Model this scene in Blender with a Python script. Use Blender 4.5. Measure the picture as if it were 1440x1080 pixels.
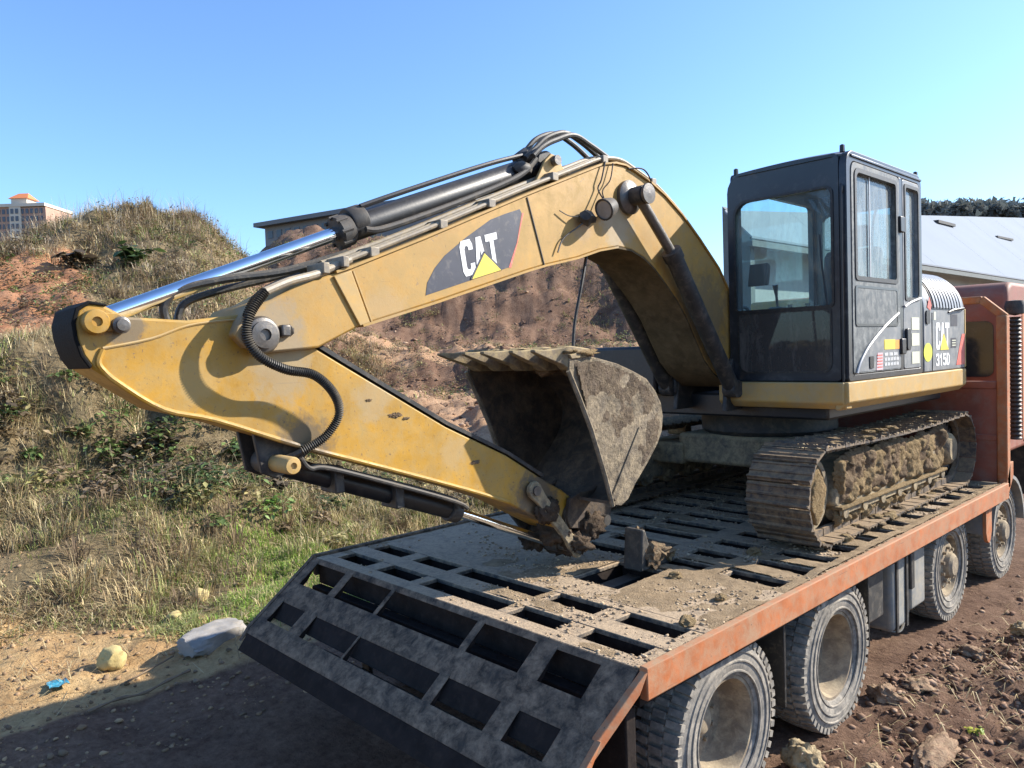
import bpy, bmesh, math, random
import numpy as np
from mathutils import Vector, Matrix, noise
random.seed(7); rng = np.random.default_rng(7)
R = math.radians
for _o in list(bpy.data.objects): bpy.data.objects.remove(_o)
scene = bpy.context.scene
COL = scene.collection

# ------------------------------------------------------------------ camera, sky, sun, exposure
CAM = Vector((3.745, -2.950, 2.68))
cam_d = bpy.data.cameras.new('camera'); cam = bpy.data.objects.new('camera', cam_d); COL.objects.link(cam)
_r = Vector((0.68711, 0.72578, -0.03360)); _f = Vector((-0.72652, 0.68591, -0.04113)); _u = _r.cross(_f)
cam.matrix_world = Matrix(((_r.x, _u.x, -_f.x, CAM.x), (_r.y, _u.y, -_f.y, CAM.y), (_r.z, _u.z, -_f.z, CAM.z), (0, 0, 0, 1)))
cam_d.sensor_width = 36; cam_d.lens = 36 * 1067.9 / 1440; cam_d.clip_start = 0.05; cam_d.clip_end = 4000
scene.camera = cam

SUN_EL, SUN_AZ = 32.0, 31.5        # azimuth clockwise from +Y
world = bpy.data.worlds.new('World'); scene.world = world; world.use_nodes = True
wn = world.node_tree
sky = wn.nodes.new('ShaderNodeTexSky'); sky.sky_type = 'NISHITA'; sky.sun_disc = False
sky.sun_elevation = R(SUN_EL); sky.sun_rotation = R(SUN_AZ); sky.altitude = 100
sky.air_density = 1.0; sky.dust_density = 0.6; sky.ozone_density = 7.0
bg = wn.nodes['Background']; bg.inputs['Strength'].default_value = 0.135
wn.links.new(sky.outputs[0], bg.inputs['Color'])

sun_d = bpy.data.lights.new('sun', 'SUN'); sun_d.energy = 4.6; sun_d.angle = R(0.53); sun_d.color = (1.0, 0.93, 0.82)
sun = bpy.data.objects.new('sun', sun_d); COL.objects.link(sun)
_s = Vector((math.sin(R(SUN_AZ)) * math.cos(R(SUN_EL)), math.cos(R(SUN_AZ)) * math.cos(R(SUN_EL)), math.sin(R(SUN_EL))))
sun.rotation_euler = _s.to_track_quat('Z', 'Y').to_euler(); sun.location = (20, 20, 30)
scene.view_settings.view_transform = 'Standard'; scene.view_settings.look = 'None'
scene.view_settings.gamma = 1.0; scene.view_settings.use_curve_mapping = False
scene.view_settings.exposure = 1.15

# ------------------------------------------------------------------ helpers
ORG = {}
def _org(o): return ORG.get(o.name, Vector((0, 0, 0)))
def tag(o, label=None, cat=None, group=None, kind=None):
    if label: o['label'] = label
    if cat: o['category'] = cat
    if group: o['group'] = group
    if kind: o['kind'] = kind
    return o
def thing(name, loc, label, cat, group=None):
    o = bpy.data.objects.new(name, None); COL.objects.link(o); o.location = loc
    o.empty_display_size = 0.2; ORG[o.name] = Vector(loc)
    return tag(o, label, cat, group)
def V(*a): return Vector(a)

class MB:
    def __init__(s): s.v = []; s.f = []
    def add(s, vs, fs):
        o = len(s.v); s.v += [tuple(p) for p in vs]; s.f += [tuple(i + o for i in f) for f in fs]; return s
    def box(s, x0, x1, y0, y1, z0, z1):
        vs = [(x, y, z) for x in (x0, x1) for y in (y0, y1) for z in (z0, z1)]
        return s.add(vs, [(0, 1, 3, 2), (4, 6, 7, 5), (0, 4, 5, 1), (2, 3, 7, 6), (0, 2, 6, 4), (1, 5, 7, 3)])
    def prism(s, poly, a0, a1, axis='x'):
        n = len(poly)
        def P(p, a): return (a, p[0], p[1]) if axis == 'x' else (p[0], a, p[1]) if axis == 'y' else (p[0], p[1], a)
        vs = [P(p, a0) for p in poly] + [P(p, a1) for p in poly]
        fs = [tuple(range(n)), tuple(range(2 * n - 1, n - 1, -1))] + [(i, i + n, (i + 1) % n + n, (i + 1) % n) for i in range(n)]
        return s.add(vs, fs)
    def ring(s, outer, inner, a0, a1, axis='x'):
        n = len(outer)
        def P(p, a): return (a, p[0], p[1]) if axis == 'x' else (p[0], a, p[1]) if axis == 'y' else (p[0], p[1], a)
        vs = [P(p, a0) for p in outer] + [P(p, a1) for p in outer] + [P(p, a0) for p in inner] + [P(p, a1) for p in inner]
        fs = []
        for i in range(n):
            j = (i + 1) % n
            fs += [(i, j, n + j, n + i), (2 * n + i, 3 * n + i, 3 * n + j, 2 * n + j), (i, 2 * n + i, 2 * n + j, j), (n + i, n + j, 3 * n + j, 3 * n + i)]
        return s.add(vs, fs)
    def tube(s, path, r, n=8, cap=True):
        path = [Vector(p) for p in path]; m = len(path)
        rr = r if isinstance(r, (list, tuple)) else [r] * m
        vs = []; up = None
        for i, p in enumerate(path):
            t = (path[min(i + 1, m - 1)] - path[max(i - 1, 0)])
            t = t.normalized() if t.length > 1e-9 else Vector((0, 0, 1))
            if up is None:
                up = Vector((0, 0, 1)) if abs(t.z) < .9 else Vector((1, 0, 0))
            a = t.cross(up).normalized(); up = a.cross(t).normalized()
            for k in range(n):
                q = 2 * math.pi * k / n
                vs.append(p + rr[i] * (math.cos(q) * a + math.sin(q) * up))
        fs = [(i * n + k, i * n + (k + 1) % n, (i + 1) * n + (k + 1) % n, (i + 1) * n + k) for i in range(m - 1) for k in range(n)]
        if cap: fs += [tuple(range(n - 1, -1, -1)), tuple(range((m - 1) * n, m * n))]
        return s.add(vs, fs)
    def cyl(s, p0, p1, r, n=16, r1=None):
        return s.tube([p0, p1], [r, r if r1 is None else r1], n)
    def bar(s, p0, p1, w, h, up=(0, 0, 1)):
        p0 = Vector(p0); p1 = Vector(p1); t = (p1 - p0).normalized(); a = t.cross(Vector(up)).normalized(); b = a.cross(t)
        vs = [p + i * a * w / 2 + j * b * h / 2 for p in (p0, p1) for i in (-1, 1) for j in (-1, 1)]
        return s.add(vs, [(0, 1, 3, 2), (4, 6, 7, 5), (0, 4, 5, 1), (2, 3, 7, 6), (0, 2, 6, 4), (1, 5, 7, 3)])
    def lathe(s, prof, c, axis='x', n=32):
        c = Vector(c); vs = []; m = len(prof)
        for r, a in prof:
            for k in range(n):
                q = 2 * math.pi * k / n; co, si = r * math.cos(q), r * math.sin(q)
                vs.append(c + (Vector((a, co, si)) if axis == 'x' else Vector((co, a, si)) if axis == 'y' else Vector((co, si, a))))
        return s.add(vs, [(i * n + k, i * n + (k + 1) % n, (i + 1) * n + (k + 1) % n, (i + 1) * n + k) for i in range(m - 1) for k in range(n)])
    def plate(s, poly, a, axis='x'):
        return s.add([(a, p[0], p[1]) if axis == 'x' else (p[0], a, p[1]) for p in poly], [tuple(range(len(poly)))])
    def lump(s, c, size, seed, sub=2, amp=.35, fr=1.6):
        bm = bmesh.new(); bmesh.ops.create_icosphere(bm, subdivisions=sub, radius=1.0)
        c = Vector(c); vs = []; idx = {}
        for i, v in enumerate(bm.verts):
            idx[v] = i; d = v.co.normalized()
            k = 1 + amp * noise.noise(d * fr + Vector((seed * 7.3, seed * 3.1, seed))) + amp * .5 * noise.noise(d * fr * 2.7 + Vector((seed, 5, 9))) + amp * .32 * noise.noise(d * fr * 6.5 + Vector((3, seed, 1)))
            vs.append(c + Vector((d.x * size[0], d.y * size[1], d.z * size[2])) * k)
        fs = [tuple(idx[v] for v in f.verts) for f in bm.faces]; bm.free()
        return s.add(vs, fs)
    def mesh(s, name, org=Vector((0, 0, 0)), fix=True, sharp=35):
        me = bpy.data.meshes.new(name)
        me.from_pydata([(p[0] - org.x, p[1] - org.y, p[2] - org.z) for p in s.v], [], s.f)
        if fix:
            bm = bmesh.new(); bm.from_mesh(me); bmesh.ops.recalc_face_normals(bm, faces=bm.faces); bm.to_mesh(me); bm.free()
        me.shade_smooth(); me.set_sharp_from_angle(angle=R(sharp)); me.update()
        return me
    def build(s, name, material, parent=None, loc=None, bevel=0, seg=2, sharp=35):
        org = _org(parent) if parent else Vector(loc) if loc is not None else Vector((0, 0, 0))
        me = s.mesh(name, org, sharp=sharp); me.materials.append(material)
        o = bpy.data.objects.new(name, me); COL.objects.link(o)
        if parent: o.parent = parent
        else: o.location = org
        ORG[o.name] = org
        if bevel:
            m = o.modifiers.new('bevel', 'BEVEL'); m.width = bevel; m.segments = seg; m.limit_method = 'ANGLE'; m.angle_limit = R(40)
        return o

def rrect(a0, a1, b0, b1, r, k=5):
    if not isinstance(r, (tuple, list)): r = (r,) * 4
    pts = []
    for (ca, cb, s0, rr) in ((a1 - r[0], b1 - r[0], 0, r[0]), (a0 + r[1], b1 - r[1], 90, r[1]), (a0 + r[2], b0 + r[2], 180, r[2]), (a1 - r[3], b0 + r[3], 270, r[3])):
        for i in range(k): q = R(s0 + 90 * i / (k - 1)); pts.append((ca + rr * math.cos(q), cb + rr * math.sin(q)))
    return pts
def smooth_path(pts, n=8):
    pts = [Vector(p) for p in pts]; out = []
    for i in range(len(pts) - 1):
        p0 = pts[max(i - 1, 0)]; p1 = pts[i]; p2 = pts[i + 1]; p3 = pts[min(i + 2, len(pts) - 1)]
        for k in range(n):
            t = k / n
            out.append(.5 * ((2 * p1) + (p2 - p0) * t + (2 * p0 - 5 * p1 + 4 * p2 - p3) * t * t + (3 * p1 - p0 - 3 * p2 + p3) * t ** 3))
    out.append(pts[-1]); return out

# ------------------------------------------------------------------ materials
MATS = {}
def _new(name):
    m = bpy.data.materials.new(name); m.use_nodes = True; nt = m.node_tree
    return m, nt, nt.nodes['Principled BSDF']
def _noise(nt, vec, scale, detail=6, rough=.6, dist=0.0):
    n = nt.nodes.new('ShaderNodeTexNoise'); n.inputs['Scale'].default_value = scale; n.inputs['Detail'].default_value = detail
    n.inputs['Roughness'].default_value = rough; n.inputs['Distortion'].default_value = dist; nt.links.new(vec, n.inputs['Vector']); return n.outputs['Fac']
def _ramp(nt, fac, a, b, ca=0.0, cb=1.0):
    r = nt.nodes.new('ShaderNodeMapRange'); r.clamp = True
    r.inputs[1].default_value = a; r.inputs[2].default_value = b; r.inputs[3].default_value = ca; r.inputs[4].default_value = cb
    nt.links.new(fac, r.inputs[0]); return r.outputs[0]
def _mix(nt, fac, a, b):
    m = nt.nodes.new('ShaderNodeMix'); m.data_type = 'RGBA'
    for s, k in ((fac, 0), (a, 6), (b, 7)):
        if hasattr(s, 'is_linked'): nt.links.new(s, m.inputs[k])
        elif k == 0: m.inputs[0].default_value = s
        else: m.inputs[k].default_value = (s[0], s[1], s[2], 1)
    return m.outputs[2]
def _math(nt, op, a, b):
    m = nt.nodes.new('ShaderNodeMath'); m.operation = op; m.use_clamp = op in ('ADD',)
    for i, s in enumerate((a, b)):
        if hasattr(s, 'is_linked'): nt.links.new(s, m.inputs[i])
        else: m.inputs[i].default_value = s
    return m.outputs[0]
def mat(name, col, rough=.5, metal=0, var=.25, dust=None, amt=.0, up=.0, scale=5, bump=.1, bscale=60, chips=None, chip_at=.68, spec=.5, bdist=.01, streak=0, specks=None, sp_at=.66):
    """painted / bare surface with tone variation, dust that gathers on upward faces, and chipped or stained spots"""
    if name in MATS: return MATS[name]
    m, nt, bs = _new(name)
    geo = nt.nodes.new('ShaderNodeNewGeometry'); pos = geo.outputs['Position']
    n1 = _noise(nt, pos, scale, 8, .65)
    dark = tuple(c * (1 - var) for c in col); lite = tuple(min(1, c * (1 + var * .6)) for c in col)
    c = _mix(nt, _ramp(nt, n1, .3, .7), dark, lite)
    rg = None
    if dust:
        n2 = _noise(nt, pos, scale * 2.3, 10, .7, .4)
        sep = nt.nodes.new('ShaderNodeSeparateXYZ'); nt.links.new(geo.outputs['Normal'], sep.inputs[0])
        upf = _ramp(nt, sep.outputs[2], .2, .9, 0, up)
        d = _math(nt, 'ADD', _ramp(nt, n2, .62 - .35 * amt, .78 - .2 * amt, 0, min(1, amt * 1.3)), upf)
        d2 = _math(nt, 'MULTIPLY', d, _ramp(nt, _noise(nt, pos, scale * 9, 6, .7), .25, .55, .45, 1))
        if streak:
            mp = nt.nodes.new('ShaderNodeMapping'); mp.inputs['Scale'].default_value = (1, 1, .07); nt.links.new(pos, mp.inputs[0])
            st = _ramp(nt, _noise(nt, mp.outputs[0], 26, 5, .7), .5, .72, 0, streak)
            d2 = _math(nt, 'ADD', d2, st)
        c = _mix(nt, d2, c, dust); rg = _math(nt, 'ADD', _math(nt, 'MULTIPLY', d2, .35), rough)
    if chips:
        n3 = _noise(nt, pos, scale * 4.5, 9, .75, .8)
        c = _mix(nt, _ramp(nt, n3, chip_at, chip_at + .03), c, chips)
    if specks:      # scratches and small rust-brown nicks
        c = _mix(nt, _ramp(nt, _noise(nt, pos, 46, 6, .7, .5), sp_at, sp_at + .05, 0, .85), c, specks)
        mp2 = nt.nodes.new('ShaderNodeMapping'); mp2.inputs['Rotation'].default_value = (.5, 0, 0); mp2.inputs['Scale'].default_value = (1, .05, 1); nt.links.new(pos, mp2.inputs[0])
        c = _mix(nt, _ramp(nt, _noise(nt, mp2.outputs[0], 60, 3, .6), .70, .74, 0, .6), c, specks)
    nt.links.new(c, bs.inputs['Base Color'])
    if rg is not None: nt.links.new(rg, bs.inputs['Roughness'])
    else: bs.inputs['Roughness'].default_value = rough
    bs.inputs['Metallic'].default_value = metal
    bs.inputs['Specular IOR Level'].default_value = spec
    if bump:
        b = nt.nodes.new('ShaderNodeBump'); b.inputs['Strength'].default_value = bump; b.inputs['Distance'].default_value = bdist
        nt.links.new(_noise(nt, pos, bscale, 6, .7), b.inputs['Height']); nt.links.new(b.outputs[0], bs.inputs['Normal'])
    MATS[name] = m; return m
def mat_attr(name, rough=.8, trans=.0, spec=.25, var=.0):
    if name in MATS: return MATS[name]
    m, nt, bs = _new(name); a = nt.nodes.new('ShaderNodeAttribute'); a.attribute_name = 'Col'
    nt.links.new(a.outputs['Color'], bs.inputs['Base Color']); bs.inputs['Roughness'].default_value = rough
    bs.inputs['Specular IOR Level'].default_value = spec
    if trans:
        t = nt.nodes.new('ShaderNodeBsdfTranslucent'); nt.links.new(a.outputs['Color'], t.inputs['Color'])
        mx = nt.nodes.new('ShaderNodeMixShader'); mx.inputs[0].default_value = trans
        nt.links.new(bs.outputs[0], mx.inputs[1]); nt.links.new(t.outputs[0], mx.inputs[2])
        nt.links.new(mx.outputs[0], nt.nodes['Material Output'].inputs['Surface'])
    MATS[name] = m; return m
def mat_glass(name, tint=(.72, .86, .84), dirt=(.36, .36, .32), amt=.25, lo=.45):
    m, nt, bs = _new(name)
    geo = nt.nodes.new('ShaderNodeNewGeometry'); pos = geo.outputs['Position']
    tr = nt.nodes.new('ShaderNodeBsdfTransparent'); tr.inputs[0].default_value = (*tint, 1)
    gl = nt.nodes.new('ShaderNodeBsdfGlossy'); gl.inputs['Roughness'].default_value = .03; gl.inputs['Color'].default_value = (.8, .95, 1, 1)
    fr = nt.nodes.new('ShaderNodeFresnel'); fr.inputs['IOR'].default_value = 1.38
    m1 = nt.nodes.new('ShaderNodeMixShader'); nt.links.new(fr.outputs[0], m1.inputs[0]); nt.links.new(tr.outputs[0], m1.inputs[1]); nt.links.new(gl.outputs[0], m1.inputs[2])
    bs.inputs['Base Color'].default_value = (*dirt, 1); bs.inputs['Roughness'].default_value = .9
    mp = nt.nodes.new('ShaderNodeMapping'); mp.inputs['Scale'].default_value = (1, 1, .25); nt.links.new(pos, mp.inputs[0])
    n1 = _ramp(nt, _noise(nt, mp.outputs[0], 9, 10, .75, .5), lo, lo + .3, amt * .35, amt)
    m2 = nt.nodes.new('ShaderNodeMixShader'); nt.links.new(n1, m2.inputs[0]); nt.links.new(m1.outputs[0], m2.inputs[1]); nt.links.new(bs.outputs[0], m2.inputs[2])
    nt.links.new(m2.outputs[0], nt.nodes['Material Output'].inputs['Surface'])
    MATS[name] = m; return m

TAN = (.40, .30, .18)
M_YEL = mat('yellow_paint', (.40, .212, .017), .48, var=.25, dust=(.33, .222, .075), amt=.6, up=.3, scale=4.5, bump=.09, chips=(.14, .095, .06), chip_at=.64, specks=(.13, .08, .04), sp_at=.61, streak=.28)
M_YELB = mat('yellow_paint_boom', (.40, .22, .036), .5, var=.22, dust=(.35, .235, .09), amt=.66, up=.3, scale=4.0, bump=.09, chips=(.19, .13, .075), chip_at=.64, specks=(.16, .10, .05), sp_at=.625, streak=.28)
M_YELD = mat('yellow_paint_dusty', (.45, .27, .07), .5, var=.2, dust=(.38, .28, .14), amt=.7, up=.4, scale=4, bump=.06, chips=(.1, .08, .06), chip_at=.7)
M_BLK = mat('black_paint', (.012, .013, .015), .42, var=.3, dust=(.15, .13, .11), amt=.2, up=.2, scale=5, bump=.08)
M_BLKD = mat('black_paint_dusty', (.026, .025, .024), .6, var=.4, dust=(.18, .145, .105), amt=.42, up=.4, scale=5, bump=.12)
M_CAB = mat('cab_black_paint', (.020, .024, .030), .33, var=.2, dust=(.15, .15, .145), amt=.28, up=.35, scale=4.5, bump=.04)
M_DOOR = mat('door_black_dusty', (.05, .058, .062), .45, var=.3, dust=(.24, .25, .24), amt=.62, up=.2, scale=6, bump=.05, streak=.35)
M_PANEL = mat('grey_side_panel', (.15, .16, .17), .42, var=.15, dust=(.33, .32, .29), amt=.5, up=.3, scale=4, bump=.05, streak=.2)
M_PANELT = mat('pale_cowl_paint', (.40, .41, .42), .35, var=.1, dust=(.42, .39, .33), amt=.3, up=.2, scale=4, bump=.03)
M_CHR = mat('chrome_rod', (.80, .83, .86), .14, metal=1, var=.06, bump=.0)
M_HOSE = mat('black_rubber', (.018, .018, .018), .5, var=.3, dust=(.22, .18, .12), amt=.3, up=.35, scale=14, bump=.1)
M_PIPE = mat('dusty_steel_pipe', (.20, .17, .13), .45, var=.3, dust=(.42, .33, .2), amt=.5, up=.5, scale=8, bump=.08)
M_PIN = mat('pin_steel', (.13, .12, .11), .4, metal=.6, var=.3, dust=(.25, .2, .14), amt=.35, scale=20, bump=.15)
M_SHOE = mat('track_shoe_steel', (.062, .052, .047), .6, metal=.2, var=.55, dust=(.29, .205, .12), amt=.66, up=.66, scale=6, bump=.35, bscale=50, bdist=.02)
M_FRAME = mat('track_frame_mud', (.10, .082, .062), .8, var=.5, dust=(.40, .31, .18), amt=.75, up=.6, scale=4, bump=.45, bscale=30, bdist=.03)
M_MUD = mat('dry_mud', (.29, .205, .11), .95, var=.35, dust=(.40, .30, .17), amt=.5, up=.25, scale=9, bump=1.0, bscale=44, bdist=.05, spec=.1)
M_MUDD = mat('dark_mud', (.16, .11, .07), .95, var=.45, dust=(.34, .26, .16), amt=.4, up=.4, scale=6, bump=.9, bscale=22, bdist=.05, spec=.1)
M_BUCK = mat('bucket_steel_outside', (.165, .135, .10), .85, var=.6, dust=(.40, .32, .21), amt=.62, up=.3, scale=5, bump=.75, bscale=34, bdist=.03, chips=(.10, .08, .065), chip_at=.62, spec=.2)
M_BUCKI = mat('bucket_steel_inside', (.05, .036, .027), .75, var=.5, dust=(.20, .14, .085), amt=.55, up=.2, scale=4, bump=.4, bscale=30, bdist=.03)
M_TOOTH = mat('worn_tooth_steel', (.17, .13, .085), .6, metal=.3, var=.3, dust=(.40, .31, .16), amt=.6, up=.6, scale=8, bump=.3)
M_ORG = mat('orange_truck_paint', (.40, .122, .036), .65, var=.3, dust=(.32, .21, .125), amt=.62, up=.45, scale=5, bump=.14, chips=(.12, .07, .045), chip_at=.65, specks=(.10, .06, .04), sp_at=.63)
M_ORGD = mat('dark_orange_paint', (.27, .078, .045), .55, var=.3, dust=(.24, .165, .125), amt=.45, up=.4, scale=3, bump=.08, chips=(.10, .06, .05), chip_at=.70)  # darker, redder copy of the truck orange
M_DECK = mat('deck_steel', (.042, .036, .031), .8, metal=.0, spec=.2, specks=(.13, .10, .075), sp_at=.6, var=.6, dust=(.26, .19, .13), amt=.7, up=.10, scale=5, bump=.3, bscale=40, bdist=.01)
M_DECKD = mat('deck_steel_dirty', (.055, .052, .05), .7, metal=.1, var=.4, dust=(.42, .315, .205), amt=.62, up=.72, scale=5, bump=.5, bscale=50, bdist=.02)
M_TYRE = mat('dusty_tyre', (.17, .158, .14), .95, var=.35, dust=(.42, .37, .30), amt=.62, up=.15, scale=6, bump=.2, bscale=60, spec=.2)
M_RIM = mat('muddy_rim', (.21, .165, .12), .85, var=.35, dust=(.44, .36, .24), amt=.6, up=.3, scale=5, bump=.3, spec=.2)
M_GREY = mat('grey_box_paint', (.20, .20, .19), .7, var=.3, dust=(.34, .29, .21), amt=.6, up=.3, scale=4, bump=.06)
M_WHITE = mat('white_print', (.74, .74, .72), .5, var=.1, dust=(.42, .38, .32), amt=.22, scale=14, bump=0)
M_DECAL = mat('charcoal_print', (.042, .043, .058), .42, var=.2, dust=(.25, .22, .18), amt=.28, scale=7, bump=.02)
M_PYEL = mat('yellow_print', (.72, .58, .06), .5, var=.1, dust=(.5, .44, .25), amt=.2, scale=12, bump=0)
M_PLIME = mat('lime_print', (.62, .66, .05), .5, var=.1, bump=0)
M_PRED = mat('red_print', (.62, .13, .10), .5, var=.15, dust=(.6, .45, .35), amt=.35, scale=14, bump=0)
M_PINK = mat('pink_print', (.55, .40, .42), .5, var=.15, bump=0)
M_CREAM = mat('cream_print', (.58, .58, .44), .5, var=.15, bump=0)
M_PORNG = mat('orange_print', (.75, .30, .05), .5, var=.1, bump=0)
M_SEAT = mat('seat_fabric', (.045, .047, .05), .9, var=.2, dust=(.15, .14, .12), amt=.3, up=.3, scale=6, bump=.2)
M_INT = mat('cab_interior_plastic', (.10, .105, .11), .6, var=.2, dust=(.2, .19, .17), amt=.3, up=.4, scale=6, bump=.1)
M_LAMP = mat('lamp_lens', (.32, .30, .27), .15, var=.2, dust=(.35, .29, .2), amt=.4, scale=12, bump=0)
M_GLASS = mat_glass('cab_glass', (.66, .88, .87), (.46, .56, .55), .42)
M_GLASSD = mat_glass('dirty_lower_glass', (.14, .17, .19), (.36, .33, .30), .40, .50)
M_GLASSS = mat_glass('side_glass', (.52, .66, .67), (.50, .55, .55), .50, .38)
M_GLASSR = mat_glass('clear_side_glass', (.90, .98, .98), (.42, .46, .46), .16, .46)
M_BUCKM = mat('bucket_mud', (.15, .115, .085), .95, var=.45, dust=(.30, .235, .155), amt=.5, up=.3, scale=7, bump=1.0, bscale=30, bdist=.04, spec=.1)
def grime_and_shade(m, spots, scale=9):
    """caked dirt, oil stains and painted shade: (centre, radius, colour, strength) mixed over the paint with ragged edges"""
    nt = m.node_tree; bs = nt.nodes['Principled BSDF']; l = bs.inputs['Base Color'].links[0]; c = l.from_socket
    geo = nt.nodes.new('ShaderNodeNewGeometry'); n = _noise(nt, geo.outputs['Position'], scale, 9, .72, .3)
    for ctr, rad, col, amt in spots:
        d = nt.nodes.new('ShaderNodeVectorMath'); d.operation = 'DISTANCE'; nt.links.new(geo.outputs['Position'], d.inputs[0]); d.inputs[1].default_value = ctr
        f = _ramp(nt, d.outputs['Value'], 0, rad, .42, -.42)
        c = _mix(nt, _math(nt, 'MULTIPLY', _ramp(nt, _add(nt, n, f), .42, .62), amt), c, col)
    nt.links.new(c, bs.inputs['Base Color'])
def _add(nt, a, b):
    m = nt.nodes.new('ShaderNodeMath'); m.operation = 'ADD'; nt.links.new(a, m.inputs[0]); nt.links.new(b, m.inputs[1]); return m.outputs[0]
grime_and_shade(M_YELB, [((.13, -1.22, 2.80), .42, (.26, .21, .14), .75), ((.13, 1.62, 3.60), .34, (.33, .26, .16), .8), ((.13, 1.20, 3.55), .2, (.30, .20, .10), .6), ((.13, -.5, 2.95), .25, (.36, .25, .12), .5), ((.13, 2.75, 2.95), .75, (.15, .11, .06), .65)])  # last spot: boom-foot grime deepened with painted cab shade
grime_and_shade(M_YEL, [((.07, -1.0, 2.24), .30, (.10, .08, .055), .8), ((.07, .72, 1.66), .42, (.10, .078, .055), .9), ((.07, -1.1, 2.62), .34, (.30, .235, .14), .7), ((.07, -.55, 2.45), .26, (.32, .24, .13), .6), ((.07, -1.85, 2.83), .16, (.12, .10, .07), .8), ((.07, .0, 2.08), .2, (.36, .25, .11), .6), ((.07, -1.55, 2.60), .2, (.40, .27, .10), .45)])
M_ENDSHADE = mat('shade_black', (.006, .006, .006), .8, var=.4, dust=(.06, .05, .04), amt=.25, scale=9, bump=.3, spec=.15)  # black standing in for deep shade on the stick's end face
M_LOUV = mat('pale_louvre', (.27, .28, .29), .4, var=.1, dust=(.30, .28, .24), amt=.3, scale=5, bump=.02)
def _fb(y, z, sd, fr):
    p = Vector((y * fr, z * fr, sd)); return noise.noise(p) + .5 * noise.noise(p * 2.1) + .28 * noise.noise(p * 4.7) + .16 * noise.noise(p * 10.3)
def mud_sheet(y0, y1, z0, z1, xs, seed, thick=.07, bias=.1, fr=5.0, inside=None, step=.018, fall=.5, grad=0.0):
    """clay packed on a flank that looks along +x: thickness follows noise and feathers out at its ragged rim"""
    ny = int((y1 - y0) / step) + 1; nz = int((z1 - z0) / step) + 1; m = MB(); vs = []
    for i in range(ny):
        for j in range(nz):
            y = y0 + (y1 - y0) * i / (ny - 1); z = z0 + (z1 - z0) * j / (nz - 1); e = min(i, ny - 1 - i, (nz - 1 - j) * 1.0, j) / 5.0
            h = _fb(y, z, seed, fr) * .8 + bias + grad * (z - (z0 + z1) / 2) - max(0, 1 - e) * fall
            vs.append((xs + max(-.02, thick * h), y, z))
    fs = []
    for i in range(ny - 1):
        for j in range(nz - 1):
            a = i * nz + j; q = (a, a + nz, a + nz + 1, a + 1)
            if all(vs[k][0] < xs - .004 for k in q): continue
            if inside and not all(inside(vs[k][1], vs[k][2]) for k in q): continue
            fs.append(q)
    return m.add(vs, fs)
def in_poly(poly):
    def f(y, z):
        c = False; n = len(poly)
        for i in range(n):
            (a, b), (p, q) = poly[i], poly[i - 1]
            if (b > z) != (q > z) and y < (p - a) * (z - b) / (q - b) + a: c = not c
        return c
    return f
M_WEBSHADE = mat('shaded_underframe', (.020, .015, .013), .8, var=.5, dust=(.07, .05, .038), amt=.35, scale=6, bump=.2, spec=.15)  # maroon-brown webs, colour darkened so the grating holes read as shaded
M_GLASSB = mat('dark_cab_glass', (.02, .026, .034), .12, var=.2, dust=(.12, .11, .10), amt=.3, scale=5, bump=0)
M_UNDERSHADE = mat('underside_shade', (.085, .062, .032), .75, var=.4, dust=(.16, .12, .07), amt=.5, scale=5, bump=.2, spec=.2)  # dark brown puts deep shade into the boom's rear underside
M_DEEPMUD = mat('deep_brown_mud', (.075, .052, .036), .85, var=.5, dust=(.17, .125, .08), amt=.4, up=.3, scale=8, bump=1.0, bscale=40, bdist=.03, spec=.2)  # darkest brown of the mud tones
# ------------------------------------------------------------------ terrain
_perm = np.random.default_rng(3).permutation(256)
def vnoise(x, y):
    xi = np.floor(x).astype(int); yi = np.floor(y).astype(int); fx = x - xi; fy = y - yi
    fx = fx * fx * (3 - 2 * fx); fy = fy * fy * (3 - 2 * fy)
    h = lambda a, b: _perm[(_perm[a & 255] + b) & 255] / 255.0
    return (h(xi, yi) * (1 - fx) + h(xi + 1, yi) * fx) * (1 - fy) + (h(xi, yi + 1) * (1 - fx) + h(xi + 1, yi + 1) * fx) * fy - .5
def fbm(x, y, s, o=4, g=.5):
    t = 0; a = 1.0
    for i in range(o): t = t + a * vnoise(x / s + 17.3 * i, y / s - 9.1 * i); a *= g; s *= .5
    return t
def ss(a, b, x):
    t = np.clip((x - a) / (b - a), 0, 1); return t * t * (3 - 2 * t)
def uv(x, y):
    dx = x - CAM.x; dy = y - CAM.y
    u = dx * .68727 + dy * .72641; v = -dx * .72641 + dy * .68727      # ground axes: u to the right of the bank, v towards it
    return u, v, np.clip(u / np.maximum(v, .5), -3, 3)
def xy(u, v): return CAM.x + u * .68727 - v * .72641, CAM.y + u * .72641 + v * .68727
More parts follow.
